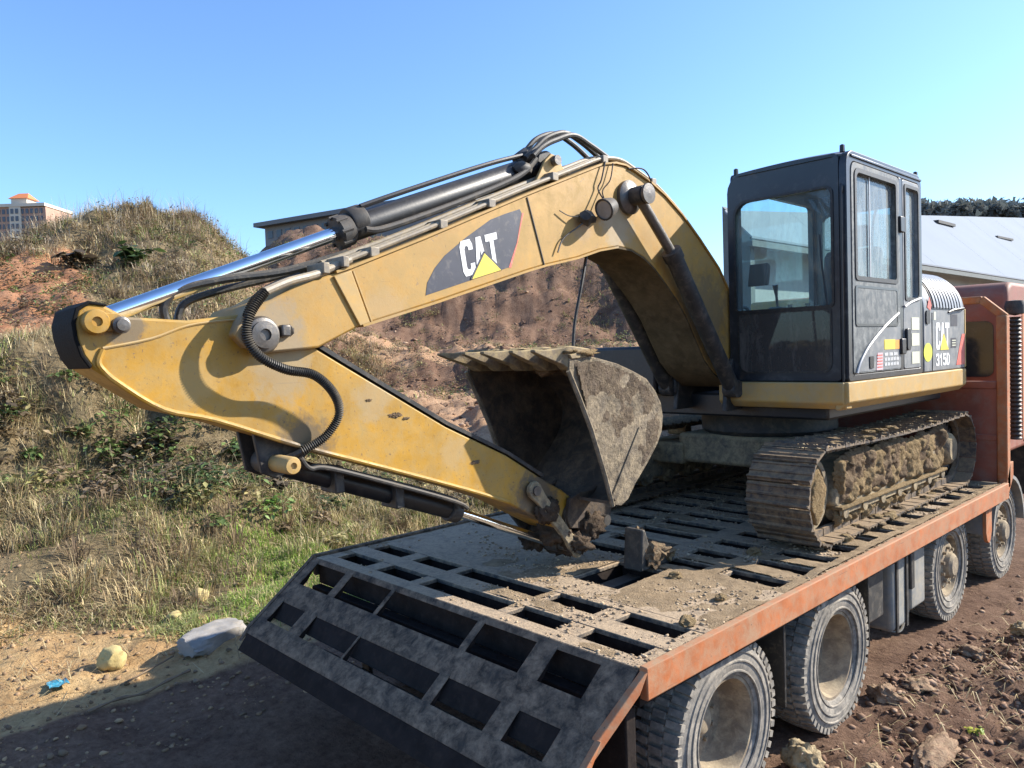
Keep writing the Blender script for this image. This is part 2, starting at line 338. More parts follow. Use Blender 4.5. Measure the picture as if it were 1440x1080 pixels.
def H(x, y, fine=True):
    x = np.asarray(x, float); y = np.asarray(y, float); u, v, q = uv(x, y)
    r = np.hypot(x - CAM.x, y - CAM.y)
    left = ss(2.8, 5.2, -x)
    B = 3.1 - 1.85 * ss(-.42, -.14, q) - 1.0 * ss(.2, .4, q)
    bw = -x + 1.2 * fbm(x, y, 3.2, 3); bw2 = -x + 2.2 * fbm(x, y, 2.6, 4)
    bank = B * (.36 * ss(4.8, 8.6, bw) + .64 * ss(7.6, 11.2, bw2)) * ss(-.5, 3.5, v)
    wl = 1 - ss(-.42, -.28, q)
    plat = 2.0 * ss(16, 28, v) * wl * left
    dv = (v - 36) / 8.5; nz = fbm(x, y, 4.0, 4)
    mound = 3.6 * np.exp(-((u + 17.6) / 4.3) ** 2 - dv ** 2) + 2.3 * np.exp(-((u + 12.8) / 4.6) ** 2 - dv ** 2) + 1.5 * np.exp(-((u + 21.5) / 2.6) ** 2 - dv ** 2)
    mound = mound * (1 + .55 * nz)
    e = ss(-.42, -.27, q) * (1 - .75 * ss(.16, .34, q))
    vw = v + 2.6 * fbm(x, y, 9, 4); t_ = ss(43, 59, vw); t_ = t_ + .05 * np.sin(t_ * 24 + 3 * fbm(x, y, 7, 3)) * (t_ * (1 - t_) * 4)
    emb = (1.7 * ss(33.5, 37, vw) + 8.8 * t_) * e + 2.5 * ss(45, 70, v) * wl
    road = .14 * v * 0
    z = bank + plat + mound + emb + road
    far = ss(10, 40, v) * left
    z = z + far * (fbm(x, y, 8, 4) * .8 + fbm(x, y, 2.2, 4) * .5 * ss(30, 40, v)) + left * ss(7.5, 11, v) * (fbm(x, y, 1.7, 4) * .62 + fbm(x, y, .5, 3) * .16)
    z = z - .08 - .05 * ss(1.2, 3.0, x) + .95 * np.exp(-(r / 1.25) ** 2)
    if fine:
        under = 1 - ss(1.3, 1.9, np.abs(x + .1)) * 1.0
        rub = ss(1.3, 1.9, x)
        z = z + (fbm(x, y, .9, 4) * .10 + fbm(x, y, .22, 3) * .05) * (1 - .8 * under) + rub * (fbm(x, y, .35, 4, .6) * .09) * ss(60, 5, r)
    return z
def build_ground():
    base = math.atan2(.68591, -.72652)
    dense = np.linspace(-.72, .72, 560); rest = np.linspace(.72, 2 * math.pi - .72, 90)[1:-1]
    ang = base - np.concatenate([dense, rest]); A = len(ang)
    rad = np.concatenate([[.05, .6, 1.2, 1.8], np.geomspace(2.4, 24, 330), np.geomspace(24.5, 110, 130), np.geomspace(115, 1800, 26)]); n = len(rad)
    Rr, Aa = np.meshgrid(rad, ang, indexing='ij')
    X = CAM.x + Rr * np.cos(Aa); Y = CAM.y + Rr * np.sin(Aa); Z = H(X, Y)
    co = np.stack([X, Y, Z], -1).reshape(-1, 3)
    i, k = np.meshgrid(np.arange(n - 1), np.arange(A), indexing='ij'); k2 = (k + 1) % A
    F = np.stack([i * A + k, i * A + k2, (i + 1) * A + k2, (i + 1) * A + k], -1).reshape(-1, 4)
    me = bpy.data.meshes.new('ground'); me.from_pydata(co.tolist(), [], F.tolist()); me.shade_smooth()
    x, y = co[:, 0], co[:, 1]; u, v, q = uv(x, y); nz = fbm(x, y, 3.0, 4)
    # soil kinds: clay (orange), rubble (red brown, also shade painted behind the truck), tan dirt; what is left is dark turf soil
    clay = ((1 - ss(-.60, -.52, q + nz * .06)) * ss(16.5, 18.5, v + nz * 3) * (1 - ss(25, 29, v + nz * 4)))
    clay = np.maximum(clay, .95 * (1 - ss(-2.2, -1.2, x)) * (1 - ss(7.4, 9.4, v + nz * 2.5)))
    rub = np.maximum(ss(-3.5, -2.9, x + .5 * nz) * (1 - ss(18, 30, v)), np.maximum(ss(41, 45, v + nz * 3), .8 * ss(32.5, 34, v + nz * 2) * (1 - ss(36, 38, v + nz * 2))) * ss(-.42, -.3, q))  # near part reaches to the truck's shadow edge, darkening that shade in colour
    tan = ss(15.2, 18, v + nz * 2) * (1 - ss(40, 45, v + nz * 3)) * (1 - .9 * ss(32.5, 34, v + nz * 2) * (1 - ss(36, 38, v + nz * 2))) * ss(-.40, -.26, q)
    colr = np.stack([clay, rub, tan, np.ones_like(clay)], -1).astype(np.float32)
    at = me.color_attributes.new('soil', 'FLOAT_COLOR', 'POINT'); at.data.foreach_set('color', colr.ravel())
    m, nt, bs = _new('soil'); geo = nt.nodes.new('ShaderNodeNewGeometry'); pos = geo.outputs['Position']
    a = nt.nodes.new('ShaderNodeAttribute'); a.attribute_name = 'soil'; sp = nt.nodes.new('ShaderNodeSeparateColor'); nt.links.new(a.outputs['Color'], sp.inputs[0])
    n1 = _noise(nt, pos, 1.3, 10, .7); n2 = _noise(nt, pos, 14, 8, .75); n3 = _noise(nt, pos, .35, 6, .6)
    def soil(c0, c1): return _mix(nt, _ramp(nt, n2, .35, .68), c0, c1)
    turf = _mix(nt, _ramp(nt, n1, .4, .62), soil((.085, .068, .040), (.19, .15, .085)), soil((.16, .115, .062), (.30, .23, .13)))
    cl = _mix(nt, _ramp(nt, n1, .36, .66), soil((.33, .19, .085), (.50, .32, .15)), soil((.44, .30, .14), (.62, .45, .24))); rb = _mix(nt, _ramp(nt, n1, .38, .64), soil((.082, .045, .03), (.19, .112, .072)), soil((.145, .085, .055), (.30, .195, .13)))
    tn = _mix(nt, _ramp(nt, n1, .4, .65), soil((.24, .135, .075), (.40, .255, .15)), soil((.34, .205, .12), (.50, .345, .22)))
    jit = _ramp(nt, n1, .3, .7, -.18, .18)
    dd = nt.nodes.new('ShaderNodeVectorMath'); dd.operation = 'DISTANCE'; nt.links.new(pos, dd.inputs[0]); dd.inputs[1].default_value = (-3.5, -1.5, 0)
    cl = _mix(nt, _ramp(nt, dd.outputs['Value'], 9, 15), cl, _mix(nt, _ramp(nt, n1, .36, .66), soil((.27, .11, .05), (.42, .20, .10)), soil((.38, .19, .10), (.50, .28, .16))))
    def th(o): return _ramp(nt, _math(nt, 'SUBTRACT', sp.outputs[o], jit), .35, .65)
    c = _mix(nt, th(0), turf, cl); c = _mix(nt, th(1), c, rb); c = _mix(nt, th(2), c, tn)
    nt.links.new(c, bs.inputs['Base Color']); bs.inputs['Roughness'].default_value = .95; bs.inputs['Specular IOR Level'].default_value = .15
    b = nt.nodes.new('ShaderNodeBump'); b.inputs['Strength'].default_value = .9; b.inputs['Distance'].default_value = .05
    nt.links.new(_noise(nt, pos, 18, 10, .75), b.inputs['Height']); nt.links.new(b.outputs[0], bs.inputs['Normal'])
    me.materials.append(m); o = bpy.data.objects.new('ground', me); COL.objects.link(o); tag(o, kind='structure')
build_ground()

def pix(px, py, v):
    """a place seen from the bank: direction px/py of the survey photograph at ground distance v"""
    d = _r * ((px - 720) / 1067.9) - _u * ((py - 540) / 1067.9) + _f
    k = v / (-d.x * .72641 + d.y * .68727); return CAM + d * k

# wooded ridge behind the shed (far mass) and its trees
def build_ridge():
    m = MB(); N = 90; rows = 14
    pts = []
    for i in range(N):
        px = 1120 + i * 9.0; t = i / (N - 1)
        top = 292 + 5 * math.sin(i * .31) + 4 * math.sin(i * .83 + 1) + (8 if px < 1000 else 0)
        for k in range(rows):
            f = k / (rows - 1); p = pix(px, 470, 150 + 60 * f); ptop = pix(px, top, 192)
            fade = float(ss(1120, 1290, px)) * float(1 - ss(1700, 1910, px)); prof = (f / .7) ** .7 if f < .7 else max(0.0, 1 - (f - .7) / .3); p.z = -2 + (ptop.z + 2) * prof * fade + 1.2 * noise.noise(Vector((px * .05, k * 1.3, 2))); pts.append(p)
    m.add(pts, [(i * rows + k, (i + 1) * rows + k, (i + 1) * rows + k + 1, i * rows + k + 1) for i in range(N - 1) for k in range(rows - 1)])
    mm = mat('hill_scrub', (.10, .115, .105), .95, var=.4, dust=(.18, .18, .15), amt=.4, scale=.12, bump=1, bscale=.6, bdist=2, spec=.05)
    tag(m.build('hill', mm), kind='structure')
    # tree crowns along the ridge: leaf-sized facets gathered in clumps, one far mass
    C = []; 
    for i in range(420):
        px = random.uniform(1290, 1720); b = pix(px, random.uniform(289, 304), random.uniform(172, 186))
        for k in range(46):
            d = Vector((random.gauss(0, 1), random.gauss(0, 1), random.gauss(0, .8))); C.append((b + d * random.uniform(.3, 1.0), random.random()))
    n = len(C); co = np.array([tuple(c[0]) for c in C]); a = rng.normal(size=(n, 3)) * .5; b = rng.normal(size=(n, 3)) * .5
    vs = np.stack([co - a, co + a, co + b], 1).reshape(-1, 3)
    cols = np.repeat(np.array([[.13, .15, .14, 1], [.16, .175, .16, 1], [.19, .20, .18, 1]])[rng.integers(0, 3, n)], 3, 0)  # greyed leaf tones carry painted distance haze
    tri_mesh('ridge_wood', vs, 3, [(0, 1, 2)], cols, mat_attr('hazed_far_leaves', .9, .2), 'dark scrubby trees along the far ridge behind the white roof', 'trees')
def tri_mesh(name, vs, per, faces, cols, material, label=None, cat=None, parent=None):
    """many small alike facets in one mesh: per = vertices per piece, faces = index tuples inside a piece"""
    n = len(vs) // per; me = bpy.data.meshes.new(name)
    loops = np.concatenate([np.concatenate([np.array(f)[None, :] + np.arange(n)[:, None] * per for f in [fc]], 0).ravel() for fc in faces])
    counts = np.concatenate([np.full(n, len(fc)) for fc in faces]); starts = np.concatenate([[0], np.cumsum(counts)[:-1]])
    me.vertices.add(len(vs)); me.vertices.foreach_set('co', np.asarray(vs, np.float32).ravel())
    me.loops.add(len(loops)); me.loops.foreach_set('vertex_index', loops.astype(np.int32))
    me.polygons.add(len(counts)); me.polygons.foreach_set('loop_start', starts.astype(np.int32)); me.polygons.foreach_set('loop_total', counts.astype(np.int32))
    me.update(calc_edges=True)
    if cols is not None:
        at = me.color_attributes.new('Col', 'FLOAT_COLOR', 'POINT'); at.data.foreach_set('color', np.asarray(cols, np.float32).ravel())
    me.materials.append(material); o = bpy.data.objects.new(name, me); COL.objects.link(o)
    if parent: o.parent = parent
    tag(o, label, cat, kind='stuff'); return o
build_ridge()

# long shed with a pale sheet roof, right, behind the truck
def build_shed():
    A = pix(1335, 378, 26); e = V(0.0, 1, 0); z_e = A.z
    back = pix(1440, 308, 56)
    # roof plane through the eave line and the back corner
    nrm = e.cross(back - A).normalized()
    def on_plane(px, py):
        d = (pix(px, py, 1) - CAM); k = nrm.dot(A - CAM) / nrm.dot(d); return CAM + d * k
    y0, y1 = 12.6, 75.0
    E0 = V(A.x, y0, z_e); E1 = V(A.x, y1, z_e)
    wdt = -26.0; rise = -nrm.x / nrm.z * wdt
    root = thing('roof_shed', (A.x - 12, 40, 0), 'long low shed with a wide pale sheet-metal roof behind the truck', 'shed')
    M_ROOF = mat('pale_roof_sheet', (.27, .30, .335), .95, var=.05, spec=.05, dust=(.31, .325, .34), amt=.25, scale=.3, bump=.02, bscale=3)
    M_SHG = mat('shed_gutter', (.13, .15, .15), .8, var=.2, bump=0)
    M_SHW = mat('shed_wall', (.30, .33, .33), .8, var=.2, scale=.6, bump=.1)
    # each roof sheet a piece, lapped by a low step
    W = 4.0; i = 0; yy = y0
    first = None
    B1 = on_plane(1296, 304.5); B2 = on_plane(1520, 309)
    def back_x(y):     # the roof's far edge, cut askew to the eave
        t = (y - B1.y) / (B2.y - B1.y); return B1.x + t * (B2.x - B1.x)
    while yy < y1:
        ya, yb = yy, yy + W - .002; lift = .003 * (i % 2)
        q = [(A.x, ya), (A.x, yb), (back_x(yb), yb), (back_x(ya), ya)]
        vs = [V(a, b, z_e + lift - nrm.x / nrm.z * (a - A.x)) for a, b in q]
        m = MB().add([v + V(0, 0, .05) for v in vs] + vs, [(0, 1, 2, 3), (7, 6, 5, 4), (0, 4, 5, 1), (1, 5, 6, 2), (2, 6, 7, 3), (3, 7, 4, 0)])
        m.build('roof_sheet', M_ROOF, root); yy += W; i += 1
    sl = -nrm.x / nrm.z; MB().box(A.x - .9, A.x - .7, y0 + .5, y1, -.3, z_e - .72 * sl - .02).build('wall', M_SHW, root)
    MB().prism([(A.x - .9, -.3), (A.x - .9, z_e - .9 * sl - .03), (back_x(y0 + .5) + .5, z_e + sl * (back_x(y0 + .5) + .5 - A.x) - .03), (back_x(y0 + .5) + .5, -.3)], y0 + .3, y0 + .49, 'y').build('gable_wall', M_SHG, root)
    m = MB().bar(V(A.x - .05, y0, z_e - .10), V(A.x - .05, y1, z_e - .10), .12, .14); m.build('gutter', M_SHG, root)
    # odds and ends lying on the roof
    p = on_plane(1413, 338); tag(MB().bar(p + V(0, -1.6, .06), p + V(0, 1.3, .12), .18, .1).build('roof_batten', M_BLKD, loc=p), 'dark batten lying on the pale roof, nearer the right edge', 'batten')
    p = on_plane(1327, 317); tag(MB().bar(p + V(0, -1.1, .06), p + V(0, 1.1, .08), .3, .12).build('roof_board', M_BLKD, loc=p), 'short dark board lying on the pale roof beside the cab', 'board')
build_shed()

# distant tower block, far left, over the mound
def build_block():
    A = pix(-30, 330, 150); Bp = pix(66, 330, 150); z0 = A.z - 14; d = (Bp - A); d.z = 0; L = d.length; d.normalize(); n = V(d.y, -d.x, 0)
    if n.dot(CAM - A) < 0: n = -n
    root = thing('apartment_building', (A + d * L / 2).to_tuple()[:2] + (z0,), 'distant brick and cream block with an orange roofed turret behind the mound', 'building')
    M_BR = mat('far_brick', (.40, .25, .18), .8, var=.1, scale=.2, bump=0); M_CR = mat('far_cream', (.58, .52, .42), .8, var=.1, scale=.2, bump=0)
    M_WIN = mat('far_window', (.07, .08, .10), .3, var=.1, bump=0); M_OR = mat('far_orange_roof', (.60, .20, .07), .7, var=.1, bump=0)
    top = pix(30, 289, 150).z
    def slab(a0, a1, zb, zt, dep, out=0):
        vs = []
        for a in (a0, a1):
            for o in (out, out - dep):
                for z in (zb, zt): vs.append(A + d * a + n * o + V(0, 0, z - A.z))
        return MB().add(vs, [(0, 1, 3, 2), (4, 6, 7, 5), (0, 4, 5, 1), (2, 3, 7, 6), (0, 2, 6, 4), (1, 5, 7, 3)])
    k = L / 96.0
    slab(0, 46 * k, z0, top - .2, 9).build('brick_wing', M_BR, root); slab(46 * k, 62 * k, z0, top + .1, 9, .3).build('cream_bay', M_CR, root)
    slab(62 * k, 96 * k, z0, top - .4, 9).build('rear_wing', M_BR, root)
    slab(-.3, 96.5 * k, top - .25, top + .35, 9.6, .4).build('cornice', M_CR, root)
    t0 = slab(46 * k, 68 * k, top + .3, top + 1.5, 3, -.5); t0.build('turret', M_CR, root)
    a, b = A + d * (43 * k), A + d * (71 * k); zt = top + 1.5 - A.z
    base = [a + n * -.2, b + n * -.2, b - n * 4, a - n * 4]; apx0 = (base[0] + base[3]) / 2 + d * 1.0; apx1 = (base[1] + base[2]) / 2 - d * 1.0
    MB().add([p + V(0, 0, zt) for p in base] + [apx0 + V(0, 0, zt + 1.3), apx1 + V(0, 0, zt + 1.3)], [(0, 1, 5, 4), (1, 2, 5), (2, 3, 4, 5), (3, 0, 4), (3, 2, 1, 0)]).build('turret_roof', M_OR, root)
    for r in range(5):
        zz = top - 1.6 - r * 1.45
        for c in range(14):
            a0 = (2 + c * 6.6) * k
            if 42 < 2 + c * 6.6 < 60: out = .33
            else: out = .03
            slab(a0, a0 + 4.0 * k, zz, zz + .95, .06, out + .05).build('window', M_WIN, root)
build_block()

# grey hall beyond the crest
def build_hall():
    A = pix(372, 313, 85); Bp = pix(640, 287, 72); z0 = A.z - 8; d = Bp - A; d.z = 0; L = d.length; d.normalize(); n = V(d.y, -d.x, 0)
    if n.dot(CAM - A) < 0: n = -n
    M_W = mat('hall_wall', (.20, .19, .18), .8, var=.1, scale=.3, bump=0); M_R = mat('hall_roof', (.16, .155, .15), .7, var=.1, scale=.3, bump=0); M_WN = mat('hall_window', (.03, .032, .04), .3, bump=0)
    root = thing('long_hall', (A + d * L / 2).to_tuple()[:2] + (z0,), 'long grey hall with a row of dark windows beyond the crest', 'building')
    def slab(a0, a1, zb, zt, dep, out=0):
        vs = []
        for a in (a0, a1):
            for o in (out, out - dep):
                for z in (zb, zt): vs.append(A + d * a + n * o + V(0, 0, z - A.z))
        return MB().add(vs, [(0, 1, 3, 2), (4, 6, 7, 5), (0, 4, 5, 1), (2, 3, 7, 6), (0, 2, 6, 4), (1, 5, 7, 3)])
    e = A.z - .1
    slab(0, L, z0, e - .05, 14).build('wall', M_W, root)
    vs = []
    for a in (-.8, L + .8):
        for o, z in ((.9, e - .45), (.9, e), (-7, e + .75), (-15, e), (-15, e - .45)): vs.append(A + d * a + n * o + V(0, 0, z - A.z))
    MB().add(vs, [(0, 1, 2, 3, 4), (9, 8, 7, 6, 5)] + [(i, i + 5, (i + 1) % 5 + 5, (i + 1) % 5) for i in range(5)]).build('roof', M_R, root)
    for i in range(int(L / 1.35)):
        slab(.5 + i * 1.35, .5 + i * 1.35 + .75, e - 1.75, e - .95, .08, .05).build('window', M_WN, root)
build_hall()
# ------------------------------------------------------------------ flatbed truck
TX = -.1; HD = 1.10
X0, X1 = -1.72, 1.52
truck = thing('flatbed_truck', (TX, 3.5, -.1), 'orange flatbed truck with open steel grating tail ramp carrying the excavator', 'truck')
cols_x = [(-1.60, -1.20), (-1.05, -.62), (-.52, .29), (.37, .78), (.94, 1.36)]
ROWS = [(.115, .285), (.445, .615)]
def build_deck():
    T = .028
    # main plates (solid areas) and the bars between the openings, all separate pieces
    deck = MB().box(.60, X1 - .055, .70, 1.60, HD - T, HD + .002).build('deck', M_DECKD, truck, bevel=.004)
    def piece(name, x0, x1, y0, y1, mt=M_DECKD, dz=0.0, t=T): return MB().box(x0, x1, y0, y1, HD - t, HD + dz).build(name, mt, deck, bevel=.005)
    piece('deck_plate', X0, .20, .70, 1.60); piece('deck_plate', .202, .597, .70, .92)
    piece('deck_plate', .202, .597, 1.44, 1.60)
    # rows near the fold
    piece('crossbar', X0, X1 - .055, .0, ROWS[0][0], dz=.003); piece('crossbar', X0, X1 - .055, ROWS[0][1], ROWS[1][0], dz=.003); piece('crossbar', X0, X1 - .055, ROWS[1][1], .698, dz=.003)
    def web(x0, x1, y0, y1): MB().box(x0 + .012, x1 - .012, y0 + .012, y1 - .012, HD - .20, HD - T - .001).build('under_web', M_WEBSHADE, deck)
    web(X0, X1 - .055, .0, ROWS[0][0]); web(X0, X1 - .055, ROWS[0][1], ROWS[1][0]); web(X0, X1 - .055, ROWS[1][1], .86); web(X0, .20, .86, 1.6); web(.60, X1 - .055, .86, 1.6); web(.20, .60, 1.44, 1.6)
    edges = [X0] + [e for c in cols_x for e in c] + [X1 - .055]
    for (ya, yb) in ROWS:
        for k in range(0, len(edges), 2): piece('lengthwise_bar', edges[k], edges[k + 1], ya + .002, yb - .002); web(edges[k], edges[k + 1], ya - .02, yb + .02)
    # ladder openings under and beside the tracks
    y = 1.60; rows = []
    while y < 6.0: rows.append((y, y + .17)); y += .36
    for (ya, yb) in rows:
        piece('crossbar', X0, X1 - .055, yb + .002, min(yb + .188, 6.38), dz=.003); web(X0, X1 - .055, yb, min(yb + .19, 6.38))
        ed = [X0, -1.5, -1.0, -.9, -.45, -.35, .25, .43, .79, .95, 1.36, X1 - .055]
        for k in range(0, len(ed), 2): piece('lengthwise_bar', ed[k], ed[k + 1], ya + .002, yb - .002)
    # side rails
    for s, xa, xb in ((1, X1 - .05, X1), (-1, X0 - .05, X0 - .003)):
        MB().box(xa, xb, -.01, 6.36, HD - .145, HD + .022).build('side_rail', M_ORG if s > 0 else M_DECK, truck, bevel=.008)
    # chassis
    for xc in (TX - .42, TX + .42): MB().box(xc - .06, xc + .06, .06, 9.0, .72, HD - .08).build('chassis_rail', M_BLKD, truck, bevel=.006)
    for yy in (.35, 1.65, 3.0, 4.2, 5.6): MB().box(X0 + .05, X1 - .1, yy - .05, yy + .05, HD - .2, HD - .078).build('cross_member', M_BLKD, truck)
build_deck()
def build_ramp():
    # slope from the fold (y 0, z 1.10) down to (y -.57, z .67)
    c, w = .798, .602; LT = .715
    def S(x, s, d=0.0): return V(x, -s * c - d * w, HD + .003 - s * w - d * c)      # s: down the slope, d: below its surface
    def bar(name, x0, x1, s0, s1, t=.028, parent=None, mt=M_DECK, lift=0.0):
        vs = [S(x0, s0, -lift), S(x1, s0, -lift), S(x1, s1, -lift), S(x0, s1, -lift), S(x0, s0, t), S(x1, s0, t), S(x1, s1, t), S(x0, s1, t)]
        m = MB().add(vs, [(3, 2, 1, 0), (4, 5, 6, 7), (0, 1, 5, 4), (1, 2, 6, 5), (2, 3, 7, 6), (3, 0, 4, 7)])
        o = m.build(name, mt, parent or truck, bevel=.004)
        e = .012; vs = [S(x0 + e, s0 + min(e, .005), t + .001), S(x1 - e, s0 + min(e, .005), t + .001), S(x1 - e, s1 - e, t + .001), S(x0 + e, s1 - e, t + .001), S(x0 + e, s0 + min(e, .005), .17), S(x1 - e, s0 + min(e, .005), .17), S(x1 - e, s1 - e, .17), S(x0 + e, s1 - e, .17)]
        if s1 - s0 > .05: MB().add(vs, [(3, 2, 1, 0), (4, 5, 6, 7), (0, 1, 5, 4), (1, 2, 6, 5), (2, 3, 7, 6), (3, 0, 4, 7)]).build('under_web', M_WEBSHADE, parent or o)
        return o
    xl = X0 - .03; xr = X1 - .055; rows = [(.022, .245), (.40, .595)]
    ramp = bar('tail_ramp', xl, xr, .597, LT, t=.03)
    bar('crossbar', xl, xr, .002, .020, parent=ramp); bar('crossbar', xl, xr, .247, .398, parent=ramp)
    for ri, (sa, sb) in enumerate(rows):
        cx = [(-1.64, -1.22), (-1.13, -.62), (-.58, .29), (.35, .79), (.94, 1.25)] if ri == 0 else [(-1.64, -1.30), (-1.14, -.58), (-.56, .29), (.37, .81), (.95, 1.24)]
        ed = [xl] + [e for q in cx for e in q] + [xr]
        for k in range(0, len(ed), 2): bar('lengthwise_bar', ed[k], ed[k + 1], sa + .001, sb - .001, parent=ramp, lift=-.002)
    # near cheek: upper plate toes in a little, lower plate runs straight
    def cheek(s0, s1, xa, xb, d0, d1, nm, mt=M_ORG):
        vs = []
        for (s_, x_) in ((s0, xa), (s1, xb)):
            for dx in (0, -.04):
                for d in (-.012, d0 if s_ == s0 else d1): vs.append(S(x_ + dx, s_, d))
        MB().add(vs, [(0, 1, 3, 2), (4, 6, 7, 5), (0, 4, 5, 1), (2, 3, 7, 6), (0, 2, 6, 4), (1, 5, 7, 3)]).build(nm, mt, truck, bevel=.004)
    cheek(-.005, .405, X1, X1 - .055, .12, .14, 'ramp_cheek'); cheek(.41, .80, X1 - .035, X1 - .035, .12, .15, 'ramp_cheek')
    cheek(-.005, .715, X0 - .035, X0 - .035, .10, .10, 'ramp_cheek', M_DECK)
    MB().box(X0 + .02, X1 - .1, -.06, .02, .46, HD - .205).build('ramp_hole_backing', M_WEBSHADE, truck, bevel=.01)  # added backing plate, blocks the view so the ramp holes look dark
    MB().box(X0 + .25, X1 - .3, -.16, -.10, .30, .46).build('rear_underrun_bar', M_BLKD, truck, bevel=.01)
    for xx in (-.9, .7): MB().box(xx - .04, xx + .04, -.098, -.062, .34, .80).build('underrun_bracket', M_BLKD, truck)
build_ramp()

def tyre_mesh():
    prof = [(.30, -.085), (.315, -.125), (.36, -.148), (.42, -.152), (.47, -.148), (.505, -.132), (.522, -.10), (.525, -.05), (.525, .05), (.522, .10), (.505, .132), (.47, .148), (.42, .152), (.36, .148), (.315, .125), (.30, .085)]
    m = MB().lathe(prof, (0, 0, 0), 'x', 64)
    for rr, a in ((.455, .153), (.405, .155), (.345, .148)):   # sidewall ribs
        m.lathe([(rr - .008, a - .004), (rr - .004, a + .004), (rr + .004, a + .004), (rr + .008, a - .004)], (0, 0, 0), 'x', 64)
    n = 52
    for k in range(n):
        q = 2 * math.pi * k / n
        for (a0, a1, off) in ((-.146, -.055, 0), (-.04, .04, .5), (.055, .146, 0)):
            qq = q + off * math.pi * 2 / n; w = .019
            t = V(0, -math.sin(qq), math.cos(qq)); rd = V(0, math.cos(qq), math.sin(qq))
            r0, r1 = .505, .545
            vs = [V(a, 0, 0) + rd * (r if abs(a) < .1 else r - .012) + t * sgn * w for a in (a0, a1) for r in (r0, r1) for sgn in (-1, 1)]
            m.add(vs, [(0, 1, 3, 2), (4, 6, 7, 5), (0, 4, 5, 1), (2, 3, 7, 6), (0, 2, 6, 4), (1, 5, 7, 3)])
    return m
def rim_mesh(dish):
    m = MB()
    if dish > 0:    # rear dual: deep well with the disc far in
        m.lathe([(.300, .088), (.312, .108), (.312, .118), (.292, .118), (.280, .09), (.272, .03), (.262, -.04), (.245, -.075), (.12, -.085), (.11, -.06), (.09, -.045), (.0, -.045)], (0, 0, 0), 'x', 40)
        for k in range(10):
            q = 2 * math.pi * k / 10; m.cyl((-.085, .165 * math.cos(q), .165 * math.sin(q)), (-.06, .165 * math.cos(q), .165 * math.sin(q)), .014, 6)
    else:           # steer axle: disc bulges out
        m.lathe([(.300, .085), (.312, .108), (.312, .118), (.292, .118), (.280, .07), (.262, .05), (.22, .10), (.13, .115), (.12, .16), (.09, .185), (.0, .185)], (0, 0, 0), 'x', 40)
        for k in range(10):
            q = 2 * math.pi * k / 10; m.cyl((.11, .17 * math.cos(q), .17 * math.sin(q)), (.14, .17 * math.cos(q), .17 * math.sin(q)), .016, 6)
    return m
TYRE_ME = tyre_mesh().mesh('tyre'); TYRE_ME.materials.append(M_TYRE)
RIM_ME = rim_mesh(1).mesh('rim'); RIM_ME.materials.append(M_RIM)
RIMF_ME = rim_mesh(-1).mesh('rim'); RIMF_ME.materials.append(M_RIM)
HUB_ME = MB().lathe([(.075, -.046), (.075, -.03), (.06, -.02), (.0, -.018)], (0, 0, 0), 'x', 20).mesh('hub'); HUB_ME.materials.append(M_RIM)
def wheel(x, y, z, rim, flip):
    org = _org(truck)
    t = bpy.data.objects.new('wheel', TYRE_ME); COL.objects.link(t); t.parent = truck; t.location = V(x, y, z) - org
    t.rotation_euler = (random.uniform(0, 6), 0, math.pi if flip else 0)
    for nm, me in (('rim', rim), ('hub', HUB_ME)):
        if nm == 'hub' and rim is RIMF_ME: continue
        o = bpy.data.objects.new(nm, me); COL.objects.link(o); o.parent = t
ZW = .435
for y in (.90, 2.36):
    for s in (1, -1):
        wheel(TX + s * 1.375, y, ZW, RIM_ME, s < 0); wheel(TX + s * 1.02, y, ZW, RIM_ME, s > 0)
    MB().cyl((TX - 1.2, y, ZW), (TX + 1.2, y, ZW), .075, 14).build('axle', M_BLKD, truck)
for y in (5.22, 7.05):
    for s in (1, -1): wheel(TX + s * 1.25, y, ZW + .01, RIMF_ME, s < 0)
    MB().cyl((TX - 1.15, y, ZW), (TX + 1.15, y, ZW), .06, 12).build('axle', M_BLKD, truck)
